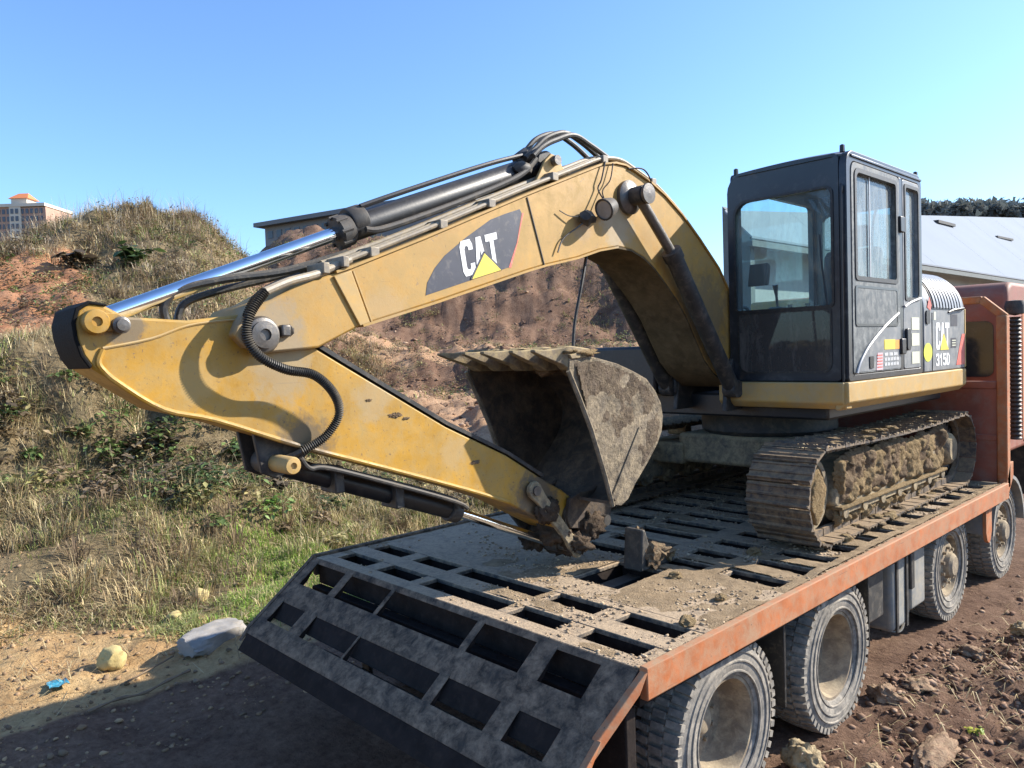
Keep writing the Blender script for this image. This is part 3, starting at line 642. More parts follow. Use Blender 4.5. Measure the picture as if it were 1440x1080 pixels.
def build_sides():
    # tanks and boxes hung between the axle groups, near side
    MB().box(1.02, 1.30, 3.12, 3.52, .40, .86).build('battery_box', M_BLKD, truck, bevel=.02)
    b = MB().box(1.00, 1.33, 3.62, 4.02, .22, .86).build('fuel_tank', M_GREY, truck, bevel=.04, seg=3)
    for yy in (3.70, 3.92): MB().box(1.328, 1.345, yy - .02, yy + .02, .215, .87).build('tank_strap', M_BLKD, b)
    c = MB().box(1.00, 1.31, 4.10, 4.46, .28, .86).build('air_tank_box', M_GREY, truck, bevel=.03, seg=3)
    MB().box(1.0, 1.345, 4.015, 4.10, .50, .84).build('bracket_plate', M_BLKD, truck, bevel=.01)
    MB().tube(smooth_path([(1.2, 3.7, .20), (1.28, 3.9, .15), (1.22, 4.2, .17), (1.2, 4.4, .24)], 5), .012, 6).build('air_hose', M_HOSE, truck)
    for y in (.9, 2.36):   # mud flaps and springs
        MB().prism(rrect(TX - .62, TX - .5, ZW + .05, ZW + .22, .02, 3), y - .5, y + .5, 'y').build('leaf_spring', M_BLKD, truck)
        MB().prism(rrect(TX + .5, TX + .62, ZW + .05, ZW + .22, .02, 3), y - .5, y + .5, 'y').build('leaf_spring', M_BLKD, truck)
    MB().box(.85, 1.4, 1.60, 1.625, .32, .95).build('mud_flap', M_HOSE, truck, bevel=.004)
    MB().box(.80, 1.38, 3.0, 3.02, .30, .95).build('mud_flap', M_HOSE, truck, bevel=.004)
    # rounded bracket under the rail near the headboard
    MB().prism([(5.86, HD - .146), (6.06, HD - .146), (6.06, .66), (6.02, .57), (5.96, .54), (5.90, .57), (5.86, .66)], 1.40, 1.435).build('rail_bracket', M_ORG, truck, bevel=.005)
    MB().prism([(6.37, HD + .02), (6.37, HD - .17), (6.62, HD + .06), (6.62, HD + .22), (6.50, HD + .22)], 1.42, 1.50).build('corner_gusset', M_ORG, truck, bevel=.006)
    # fenders over the steer wheel in front of the headboard
    pr = [(7.05 + .66 * math.cos(R(a)), ZW + .66 * math.sin(R(a))) for a in range(5, 180, 12)]; inn = [(7.05 + .62 * math.cos(R(a)), ZW + .62 * math.sin(R(a))) for a in range(5, 180, 12)]
    for xa, xb in ((.92, 1.36), (-1.56, -1.12)): MB().prism(pr + inn[::-1], xa, xb).build('fender', M_GREY, truck)
build_sides()
def build_headboard():
    yb = 6.42
    hb = MB().box(TX - 1.5, TX + 1.5, yb, yb + .05, HD + .004, 2.16).build('headboard', M_ORGD, truck, bevel=.006)
    for xa in (TX + 1.50, TX - 1.62): MB().box(xa, xa + .10, yb - .03, yb + .09, HD - .05, 2.90).build('post', M_ORG, hb, bevel=.012)
    for xa in (TX - .55, TX + .45): MB().box(xa, xa + .08, yb - .012, yb + .06, 2.162, 3.06).build('post', M_ORGD, hb, bevel=.01)
    MB().box(TX - 1.36, TX + 1.36, yb - .01, yb + .07, 3.04, 3.12).build('top_beam', M_ORG, hb, bevel=.012)
    for s in (1, -1): MB().bar((TX + s * 1.35, yb + .03, 3.09), (TX + s * 1.575, yb + .03, 2.88), .08, .08, (0, 1, 0)).build('corner_beam', M_ORG, hb, bevel=.01)
    MB().box(TX - 1.5, TX + 1.5, yb - .014, yb + .06, 2.12, 2.20).build('middle_beam', M_ORGD, hb, bevel=.01)
    MB().box(TX - 1.5, TX + 1.5, yb - .014, yb - .001, 1.56, 1.62).build('rib', M_ORGD, hb, bevel=.006)
build_headboard()
def build_truck_cab():
    prof = rrect(7.02, 9.0, 1.35, 3.30, (.32, .22, .05, .25), 7)
    cb = MB().prism(prof, TX - 1.46, TX + 1.46).build('truck_cab', M_ORGD, truck, bevel=.10, seg=4)
    MB().prism(rrect(7.75, 8.55, 2.25, 3.0, .08), TX + 1.463, TX + 1.470).build('side_window', M_GLASSD, cb)
    MB().prism(rrect(TX - 1.32, TX + 1.32, 2.22, 2.86, .08), 7.005, 7.018, 'y').build('rear_window', M_GLASSB, cb)
    MB().prism(rrect(7.62, 8.72, 1.42, 3.10, .08), TX + 1.455, TX + 1.466).build('cab_door', M_ORG, cb)
    MB().box(TX - 1.46, TX + 1.46, 8.96, 9.06, .55, 1.5).build('bumper', M_BLKD, cb, bevel=.03)
    # snorkel with ribbed hose behind the cab, near side
    path = [V(TX + 1.60, 6.72, 1.55 + i * .008) for i in range(int(1.35 / .008))]
    MB().tube(path, [.055 + .008 * math.sin(i * 1.1) for i in range(len(path))], 12).build('air_intake_hose', M_HOSE, truck)
    MB().lathe([(.0, 2.90), (.09, 2.92), (.10, 3.0), (.085, 3.06), (.0, 3.07)], (TX + 1.60, 6.72, 0), 'z', 20).build('air_intake_cap', M_BLKD, truck)
    MB().box(TX + .85, TX + 1.33, 6.62, 6.98, 1.1, 1.55).build('air_filter_housing', M_ORG, truck, bevel=.06, seg=3)
    MB().box(TX - 1.1, TX + 1.1, 6.60, 6.95, .95, 2.1).build('engine_tunnel', M_BLKD, truck, bevel=.02)
    MB().bar((TX + 1.44, 9.0, 2.9), (TX + 1.72, 8.9, 2.85), .03, .03).build('mirror_arm', M_BLKD, truck)
    MB().box(TX + 1.62, TX + 1.82, 8.86, 8.92, 2.35, 2.85).build('mirror', M_BLKD, truck, bevel=.02)
build_truck_cab()
# ------------------------------------------------------------------ excavator
EX = -.1
exc = thing('excavator', (EX, 4.3, HD), 'yellow crawler excavator with folded boom and black cab standing on the flatbed', 'excavator')
BX0, BX1 = -.33, .13            # boom faces
SX0, SX1 = -.27, .07            # stick faces
boom_up = [(-1.36, 2.88), (-1.30, 2.95), (-1.18, 2.99), (-1.05, 3.06), (-.81, 3.14), (-.72, 3.17), (-.21, 3.37), (.64, 3.72), (1.17, 3.93), (1.45, 4.04), (1.60, 4.07), (1.72, 4.07), (1.84, 4.04), (2.04, 3.98), (2.23, 3.90), (2.46, 3.77), (2.71, 3.59), (3.0, 3.36), (3.25, 3.06), (3.43, 2.74), (3.50, 2.52)]
boom_lo = [(3.46, 2.38), (3.32, 2.31), (3.10, 2.33), (2.88, 2.45), (2.75, 2.56), (2.58, 2.80), (2.49, 2.93), (2.36, 3.07), (2.21, 3.20), (2.07, 3.31), (1.93, 3.39), (1.77, 3.44), (1.60, 3.45), (1.38, 3.41), (1.14, 3.34), (.81, 3.27), (.62, 3.22), (-.14, 3.00), (-.66, 2.86), (-.93, 2.74), (-1.21, 2.72), (-1.33, 2.75), (-1.39, 2.81)]
def glyph(ch):
    if ch == 'C': return [(1, .70), (1, .85), (.85, 1), (.15, 1), (0, .85), (0, .15), (.15, 0), (.85, 0), (1, .15), (1, .32), (.66, .32), (.66, .23), (.6, .17), (.42, .17), (.34, .25), (.34, .75), (.42, .83), (.6, .83), (.66, .77), (.66, .70)]
    if ch == 'A': return [(0, 0), (.30, 1), (.70, 1), (1, 0), (.68, 0), (.62, .22), (.5, .72), (.38, .22), (.32, 0)]
    if ch == 'T': return [(.34, 0), (.34, .80), (0, .80), (0, 1), (1, 1), (1, .80), (.66, .80), (.66, 0)]
    if ch == '1': return [(.35, 0), (.35, .70), (.15, .60), (.15, .80), (.42, 1), (.68, 1), (.68, 0)]
    if ch == '3': return [(0, .22), (0, .12), (.12, 0), (.88, 0), (1, .12), (1, .42), (.88, .51), (1, .60), (1, .88), (.88, 1), (.12, 1), (0, .88), (0, .74), (.3, .74), (.3, .83), (.68, .83), (.68, .60), (.35, .60), (.35, .43), (.68, .43), (.68, .17), (.3, .17), (.3, .26), (0, .26)]
    if ch == '5': return [(0, .22), (0, .12), (.12, 0), (.88, 0), (1, .12), (1, .55), (.88, .66), (.32, .66), (.32, .82), (.95, .82), (.95, 1), (0, 1), (0, .48), (.66, .48), (.66, .17), (.32, .17), (.32, .26), (0, .26)]
    if ch == 'D': return [(0, 0), (.75, 0), (1, .22), (1, .78), (.75, 1), (0, 1), (0, 0.001), (.33, .18), (.33, .82), (.60, .82), (.67, .74), (.67, .26), (.60, .18), (.33, .179)]
def flat(pts, x, t=.0022):      # thin printed film on a face that looks along +x
    return MB().prism(pts, x, x + t)
def letters(txt, O, Rv, Uv, x, material, parent, gap=.12, name='letter'):
    n = len(txt); w = 1.0 / (n + gap * (n - 1))
    for i, ch in enumerate(txt):
        a = i * w * (1 + gap)
        flat([(O[0] + Rv[0] * (a + p * w) + Uv[0] * h, O[1] + Rv[1] * (a + p * w) + Uv[1] * h) for p, h in glyph(ch)], x).build(name, material, parent)

def build_boom():
    pr = boom_up + boom_lo
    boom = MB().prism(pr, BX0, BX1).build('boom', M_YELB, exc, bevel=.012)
    # top and bottom cover plates stand a little proud of the side plates
    def strip(line, t, over, nm, mt=M_YELB):
        m = MB(); vs = []
        for i, p in enumerate(line):
            a = line[max(i - 1, 0)]; b = line[min(i + 1, len(line) - 1)]; d = Vector((b[0] - a[0], b[1] - a[1])).normalized(); nn = Vector((-d.y, d.x)) * t
            for (x, k) in ((BX0 - over, 0), (BX1 + over, 0), (BX1 + over, 1), (BX0 - over, 1)): vs.append((x, p[0] + nn.x * k - nn.x * .2, p[1] + nn.y * k - nn.y * .2))
        n = len(line); fs = [(i * 4 + k, i * 4 + (k + 1) % 4, (i + 1) * 4 + (k + 1) % 4, (i + 1) * 4 + k) for i in range(n - 1) for k in range(4)] + [(0, 1, 2, 3), (n * 4 - 1, n * 4 - 2, n * 4 - 3, n * 4 - 4)]
        return m.add(vs, fs).build(nm, mt, boom)
    strip(boom_up[4:20], .014, .014, 'top_plate'); strip(boom_lo[12:19], .014, .014, 'bottom_plate'); strip(boom_lo[1:13], .015, .0, 'shade_bottom_strip', M_UNDERSHADE)  # rear underside strip is painted dark as shade
    # nose casting overlap plate and weld beads
    flat([(-.83, 3.12), (-.72, 3.155), (-.615, 2.875), (-.68, 2.855)], BX1, .014).build('joint_plate', M_YELD, boom, bevel=.004)
    MB().tube([(BX1 + .004, -.705, 3.155), (BX1 + .004, -.60, 2.88)], .008, 6).build('weld_bead', M_YELD, boom)
    MB().tube([(BX1 + .002, .655, 3.71), (BX1 + .002, .80, 3.27)], .006, 6).build('weld_bead', M_BLKD, boom)
    for yy, zz, rr in ((-1.25, 2.81, .068),):
        MB().lathe([(.095, .0), (.095, .02), (.085, .035), (rr, .04), (rr, .055), (.03, .06), (.028, .045), (0, .045)], (BX1, yy, zz), 'x', 28).build('stick_pin', M_PIN, boom)
        MB().lathe([(0, -.05), (.09, -.05), (.09, .0)], (BX0, yy, zz), 'x', 24).build('stick_pin', M_PIN, boom)
    MB().box(BX1, BX1 + .045, -1.155, -1.105, 2.80, 2.86).build('pin_lock', M_PIN, boom, bevel=.008)
    # charcoal decal with the maker's letters
    dec = [(-.215, 3.035), (-.20, 3.11), (-.14, 3.20), (-.06, 3.28), (.11, 3.40), (.32, 3.53), (.45, 3.58), (.585, 3.625), (.60, 3.60), (.545, 3.40), (.465, 3.235)]
    d = flat(dec, BX1, .0018).build('decal', M_DECAL, boom)
    flat([(.606, 3.60), (.62, 3.605), (.555, 3.40), (.49, 3.235), (.468, 3.234), (.549, 3.40)], BX1, .0018).build('decal_red_edge', M_PRED, boom)
    letters('CAT', (.085, 3.155), (.315, .085), (-.035, .215), BX1 + .002, M_WHITE, d, .05)
    flat([(.145, 3.145), (.255, 3.315), (.395, 3.215)], BX1 + .0045, .002).build('triangle', M_PYEL, d)
    for a, b in (((.14, 3.145), (.255, 3.322)), ((.255, 3.322), (.402, 3.217))): MB().bar((BX1 + .0045, *a), (BX1 + .0045, *b), .012, .004, (1, 0, 0)).build('triangle_edge', M_DECAL, d)
    # hydraulic lines along the top, near edge
    line = [(y, z + .045) for y, z in boom_up[4:18]]
    for k, (x, dz, r) in enumerate(((.10, 0, .015), (.055, .006, .015), (-.02, .02, .018), (-.22, .0, .015), (-.28, .0, .015))):
        pts = smooth_path([(x, y, z + dz) for y, z in line], 3); MB().tube(pts, r, 8).build('hydraulic_line', M_PIPE, boom)
    for (y, z) in ((-.55, 3.27), (-.05, 3.47), (.35, 3.64), (.95, 3.89), (1.50, 4.09), (2.1, 4.0)): MB().box(-.30, .125, y - .03, y + .03, z - .03, z + .028).build('line_clamp', M_PIPE, boom, bevel=.006)
    # work lamp on a bracket with its cable
    lamp = MB().lathe([(0, -.09), (.04, -.085), (.062, -.06), (.075, .0), (.08, .035), (.072, .04), (.066, .036)], (0, 0, 0), 'y', 24)
    rot = Matrix.Rotation(R(22), 4, 'X') @ Matrix.Rotation(math.pi, 4, 'Z'); c = V(.25, 1.34, 3.69)
    lamp.v = [tuple(rot @ Vector(p) + c) for p in lamp.v]; lo = lamp.build('work_lamp', M_BLKD, boom)
    ln = MB().lathe([(0, .028), (.07, .03)], (0, 0, 0), 'y', 20); ln.v = [tuple(rot @ Vector(p) + c) for p in ln.v]; ln.build('lens', M_LAMP, lo)
    MB().bar((BX1, 1.42, 3.66), (.25, 1.38, 3.67), .05, .012).build('lamp_bracket', M_BLKD, lo)
    MB().lump((.19, 1.20, 3.62), (.055, .07, .05), 4, 2, .4).build('oil_caked_fitting', M_BLKD, boom)
    MB().tube(smooth_path([(BX1 + .02, 1.46, 4.06), (BX1 + .03, 1.40, 3.92), (BX1 + .02, 1.37, 3.85), (.21, 1.36, 3.76)], 6), .006, 5).build('lamp_cable', M_HOSE, boom)
    MB().tube(smooth_path([(BX1 + .02, 1.55, 4.06), (BX1 + .03, 1.50, 3.93), (BX1 + .02, 1.42, 3.84), (.2, 1.40, 3.74)], 6), .005, 5).build('lamp_cable', M_HOSE, boom)
    MB().tube(smooth_path([(.19, 1.22, 3.62), (.17, 1.10, 3.54), (.15, .98, 3.46), (.15, .92, 3.36)], 6), .006, 5).build('lamp_cable', M_HOSE, boom)
    MB().tube(smooth_path([(.19, 1.17, 3.63), (.16, 1.05, 3.62), (.15, .95, 3.65)], 5), .004, 5).build('lamp_cable', M_HOSE, boom)
    MB().tube(smooth_path([(BX1 + .01, 1.75, 4.05), (BX1 + .04, 1.9, 4.06), (BX1 + .02, 2.02, 3.98), (BX1 + .01, 1.98, 3.90)], 6), .006, 5).build('lamp_cable', M_HOSE, boom)
    MB().tube(smooth_path([(.02, 1.38, 3.41), (.04, 1.28, 3.15), (.03, 1.20, 2.85), (.04, 1.16, 2.55)], 6), .012, 6).build('hanging_hose', M_HOSE, boom)
    # boom cylinder pin bosses
    MB().lathe([(.13, 0), (.13, .03), (.10, .05), (.06, .06), (.06, .18), (.075, .185), (.075, .205), (0, .21)], (BX1, 1.74, 3.83), 'x', 28).build('cylinder_pin', M_PIN, boom)
    MB().lathe([(.13, 0), (.13, -.03), (.10, -.05), (.06, -.06), (.06, -.18), (.075, -.185), (.075, -.205), (0, -.21)], (BX0, 1.74, 3.83), 'x', 28).build('cylinder_pin', M_PIN, boom)
    return boom
boom = build_boom()

def build_stick():
    out = [(-2.035, 2.73), (-2.055, 2.80), (-2.062, 2.87), (-2.045, 2.93), (-2.0, 2.958), (-1.94, 2.95), (-1.85, 2.90), (-1.58, 2.885), (-1.33, 2.915), (-1.20, 2.90), (-1.05, 2.82), (-.76, 2.65), (-.05, 2.24), (.45, 2.0), (.78, 1.80), (.98, 1.69), (1.12, 1.59), (1.16, 1.49), (1.08, 1.40), (.96, 1.40), (.85, 1.46), (.45, 1.68), (.10, 1.82), (-.50, 2.035), (-1.04, 2.225), (-1.47, 2.395), (-1.71, 2.465), (-1.90, 2.60), (-1.995, 2.665)]
    st = MB().prism(out, SX0, SX1).build('stick', M_YEL, exc, bevel=.012)
    low = [(-1.955, 2.755), (-1.975, 2.70), (-1.955, 2.66), (-1.90, 2.605), (-1.71, 2.47), (-1.47, 2.40), (-1.04, 2.23), (-.5, 2.04), (.10, 1.825), (.45, 1.69)]
    MB().tube(smooth_path([(SX1 + .002, y, z) for y, z in low], 4), .014, 8).build('edge_weld', M_YEL, st)
    up = [(-1.955, 2.76), (-1.75, 2.80), (-1.58, 2.86), (-1.40, 2.885), (-1.25, 2.89)]
    MB().tube(smooth_path([(SX1 + .001, y, z) for y, z in up], 4), .007, 6).build('edge_weld', M_YELD, st)
    for x0, x1 in ((SX0 - .006, SX1 + .006),):   # upper cover plate, dusty dark edge
        line = [(-1.0, 2.80), (-.76, 2.66), (-.05, 2.25), (.45, 2.01), (.78, 1.81)]
        m = MB(); vs = []
        for y, z in line: vs += [(x0, y, z), (x1, y, z), (x1, y + .012, z + .02), (x0, y + .012, z + .02)]
        n = len(line); m.add(vs, [(i * 4 + k, i * 4 + (k + 1) % 4, (i + 1) * 4 + (k + 1) % 4, (i + 1) * 4 + k) for i in range(n - 1) for k in range(4)] + [(0, 1, 2, 3), (n * 4 - 1, n * 4 - 2, n * 4 - 3, n * 4 - 4)]).build('cover_plate', M_BLKD, st)
    arc = [(-1.93, 2.955), (-2.0, 2.968), (-2.055, 2.937), (-2.074, 2.87), (-2.067, 2.80), (-2.046, 2.725), (-2.012, 2.67)]; arci = [(-2.0, 2.685), (-2.030, 2.733), (-2.050, 2.802), (-2.056, 2.87), (-2.04, 2.925), (-1.998, 2.952), (-1.93, 2.945)]
    MB().prism(arc + arci, SX0 - .008, SX1 + .008).build('end_shade_strip', M_ENDSHADE, st, bevel=.006)  # added black strip painting the shade on the stick end
    # rod-end pin with its yellow keeper plate
    MB().lathe([(.055, 0), (.055, .045), (.05, .055), (.022, .058), (.02, .045), (0, .045)], (SX1, -1.985, 2.875), 'x', 24).build('rod_pin', M_YEL, st)
    MB().prism(rrect(-2.03, -1.87, 2.835, 2.915, .03), SX1 + .001, SX1 + .024).build('keeper_plate', M_YEL, st, bevel=.004)
    MB().lathe([(.038, 0), (.038, .04), (.026, .046), (.026, .06), (0, .062)], (SX1 + .01, -1.885, 2.86), 'x', 16).build('keeper_bolt', M_PIN, st)
    MB().lathe([(.085, 0), (.085, .025), (.0, .03)], (SX1, 1.05, 1.50), 'x', 24).build('bucket_pin', M_PIN, st)
    # boss for the bucket cylinder
    MB().prism([(-1.26, 2.33), (-1.22, 2.10), (-1.14, 2.06), (-1.05, 2.09), (-.92, 2.20)], SX0 + .06, SX0 + .09).build('cylinder_lug', M_BLKD, st, bevel=.006)
    MB().prism([(-1.26, 2.33), (-1.22, 2.10), (-1.14, 2.06), (-1.05, 2.09), (-.92, 2.20)], SX1 - .09, SX1 - .06).build('cylinder_lug', M_BLKD, st, bevel=.006)
    MB().lathe([(0, 0), (.04, 0), (.046, .01), (.046, .25), (.04, .262), (.018, .264), (.016, .25), (0, .25)], (-.06, -1.14, 2.145), 'x', 20).build('bucket_cylinder_pin', M_YELD, st)
    # scraped spots and dirt clods stuck to the flank
    for (y, z, s, k) in ((-.42, 2.34, .04, 1), (-.35, 2.315, .022, 2), (.17, 1.99, .035, 5), (-.60, 2.44, .018, 6)):
        MB().lump((SX1 + .001, y, z), (.005, s, s * .35), k, 3, .9, 3.0).build('mud_spot', M_MUDD, st)
    return st
stick = build_stick()

def ribbed(path, r, amp=.0045, pitch=.0115, n=10):
    P = smooth_path(path, 14); L = [0.0]
    for a, b in zip(P, P[1:]): L.append(L[-1] + (b - a).length)
    N = int(L[-1] / (pitch / 4)); out = []; rr = []
    j = 0
    for i in range(N):
        s = L[-1] * i / (N - 1)
        while j < len(L) - 2 and L[j + 1] < s: j += 1
        t = (s - L[j]) / max(1e-6, L[j + 1] - L[j]); out.append(P[j].lerp(P[j + 1], t)); rr.append(r + amp * math.cos(2 * math.pi * s / pitch))
    return MB().tube(out, rr, n)
def build_hoses():
    p = [(.10, -.70, 3.22), (.13, -.92, 3.13), (.17, -1.10, 3.08), (.20, -1.25, 3.02), (.21, -1.335, 2.91), (.21, -1.355, 2.80), (.215, -1.30, 2.705), (.22, -1.17, 2.635), (.21, -1.01, 2.60), (.19, -.89, 2.50), (.17, -.85, 2.385), (.14, -.92, 2.27), (.10, -1.04, 2.20), (.06, -1.10, 2.17)]
    ribbed(p[3:13], .022).build('ribbed_hose', M_HOSE, boom)
    MB().tube(smooth_path(p[:4], 6), .022, 10).build('hose', M_PIPE, boom)
    MB().tube(smooth_path(p[11:], 6), .018, 10).build('hose_end', M_HOSE, boom)
    p2 = [(.04, -.72, 3.23), (.05, -.98, 3.12), (.10, -1.16, 3.055), (.13, -1.27, 2.985), (.145, -1.325, 2.90)]
    ribbed(p2[1:], .019).build('ribbed_hose', M_HOSE, boom)
    MB().tube(smooth_path([(-.05, -.62, 3.28), (-.06, -1.0, 3.16), (-.07, -1.35, 3.10), (-.08, -1.56, 3.04), (-.09, -1.63, 2.96), (-.09, -1.62, 2.88)], 7), .022, 9).build('hose', M_HOSE, boom)
    MB().tube(smooth_path([(-.16, -.60, 3.27), (-.17, -1.0, 3.14), (-.18, -1.33, 3.05), (-.18, -1.50, 2.98), (-.18, -1.54, 2.88)], 7), .02, 9).build('hose', M_HOSE, boom)
    for k, (y, z) in enumerate(((-.88, 3.16), (-.76, 3.20))): MB().box(-.02, .16, y - .02, y + .02, z - .03, z + .03).build('hose_clamp', M_PIPE, boom, bevel=.006)
    # bolts of the nose pin fittings
    MB().lump((.15, -1.10, 2.83), (.02, .03, .03), 3, 1, .4).build('grease_fitting', M_BLKD, boom)
build_hoses()

def cyl_unit(name, a, b, c, r_rod, r_bar, eye_w, mt_bar, gland=1.16, parent=exc):
    """a = rod eye, b = mouth of the barrel, c = barrel eye"""
    a, b, c = Vector(a), Vector(b), Vector(c); d = (c - a).normalized()
    bar = MB().tube([b, b + d * .001, c - d * .06, c], [r_bar * .9, r_bar, r_bar, r_bar * .8], 28).build(name, mt_bar, parent)
    MB().cyl(a + d * .05, b + d * .02, r_rod, 28).build('rod', M_CHR if mt_bar is M_BLK else M_PIN, bar)
    MB().tube([b - d * .035, b - d * .03, b + d * .05, b + d * .055], [r_bar * .8, r_bar * gland, r_bar * gland, r_bar], 24).build('gland', M_BLKD, bar)
    e = Vector((1, 0, 0))
    MB().cyl(a - e * eye_w / 2, a + e * eye_w / 2, r_rod * 1.75, 20).build('rod_eye', M_BLKD, bar)
    MB().cyl(c - e * eye_w / 2, c + e * eye_w / 2, r_bar * 1.1, 20).build('barrel_eye', M_BLKD, bar)
    return bar, d
def build_cylinders():
    a, b, c = V(-.1, -1.985, 2.875), V(-.1, -.63, 3.405), V(-.1, 1.02, 4.02)
    bar, d = cyl_unit('stick_cylinder', a, b, c, .040, .078, .16, M_BLK, 1.2)
    n = V(0, -d.z, d.y)
    MB().tube([b + d * .06 + n * .03, b + d * .07 + n * .03, b + d * .16 + n * .03, b + d * .17 + n * .03], [.082, .088, .088, .08], 24).build('barrel_band', M_BLKD, bar)
    for k in range(8):
        q = 2 * math.pi * k / 8; o = V(math.cos(q), 0, 0) * .088 + n * math.sin(q) * .088
        MB().cyl(b - d * .045 + o, b + d * .03 + o, .012, 6).build('gland_bolt', M_BLKD, bar)
    pth = [b + d * .15 + n * .10 + V(.05, 0, 0), b + d * .5 + n * .105 + V(.06, 0, 0), b + d * 1.2 + n * .105 + V(.06, 0, 0), c - d * .15 + n * .10 + V(.04, 0, 0)]
    MB().tube(smooth_path(pth, 5), .016, 8).build('cylinder_pipe', M_BLK, bar)
    pth = [b + d * .10 - n * .03 + V(.10, 0, 0), b + d * .25 - n * .06 + V(.11, 0, 0), b + d * .9 - n * .06 + V(.10, 0, 0), c - d * .35 - n * .02 + V(.11, 0, 0), c - d * .12 + n * .05 + V(.10, 0, 0)]
    MB().tube(smooth_path(pth, 6), .020, 8).build('cylinder_pipe', M_BLKD, bar)
    MB().lump(c - d * .13 + n * .07, (.10, .08, .07), 2, 2, .25).build('port_block', M_BLKD, bar)
    MB().lump(c - d * .26 + n * .02 + V(.08, 0, 0), (.05, .09, .05), 6, 2, .3).build('port_block', M_BLKD, bar)
    for x in (-.24, .02): MB().prism([(.80, 3.80), (.94, 4.02), (1.0, 4.07), (1.08, 4.06), (1.11, 3.99), (1.20, 3.94)], x, x + .025).build('cylinder_lug', M_YELD, boom, bevel=.005)
    MB().cyl((-.28, 1.02, 4.02), (.09, 1.02, 4.02), .035, 16).build('cylinder_pin', M_PIN, boom)
    # hose loops over the barrel eye
    for k, (x, h) in enumerate(((-.02, 0), (.06, -.035), (-.12, .015))):
        MB().tube(smooth_path([(x, .80, 4.02), (x, .90, 4.10), (x, 1.03, 4.20 + h), (x, 1.22, 4.265 + h), (x - .02, 1.42, 4.235 + h), (x - .04, 1.62, 4.17 + h * .5), (x - .05, 1.80, 4.09)], 7), .020, 9).build('loop_hose', M_HOSE, bar)
    # boom lift cylinders, one each side
    for s, x in ((1, BX1 + .105), (-1, BX0 - .105)):
        cyl_unit('boom_cylinder', (x, 1.74, 3.83), (x, 2.16, 3.42), (x, 3.02, 2.30), .040, .070, .12, M_BLKD, 1.15)
    # bucket cylinder under the stick
    bc, d = cyl_unit('bucket_cylinder', (-.1, 1.06, 1.265), (-.1, .12, 1.665), (-.1, -1.14, 2.145), .032, .058, .12, M_BLK, 1.25)
    n = V(0, -d.z, d.y)
    if n.z < 0: n = -n
    for x, off in ((-.04, .055), (.0, .04)):
        pth = [V(x + .10, -1.05, 2.17), V(x + .07, -.98, 2.10), V(x + .06, -.85, 2.06) + n * off * .5, V(x + .05, -.3, 1.84) + n * off, V(x + .05, .02, 1.715) + n * off, V(x + .04, .12, 1.70)]
        MB().tube(smooth_path(pth, 6), .014, 8).build('cylinder_pipe', M_BLKD, bc)
    MB().lump((-.04, -1.02, 2.16), (.06, .05, .045), 8, 2, .3).build('port_block', M_BLKD, bc)
    for k in (.30, .62): MB().box(-.17, .0, -1.14 + k * 1.26 - .03, -1.14 + k * 1.26 + .03, 2.145 - k * .48 - .075, 2.145 - k * .48 + .075).build('pipe_clamp', M_BLKD, bc, bevel=.008)
build_cylinders()

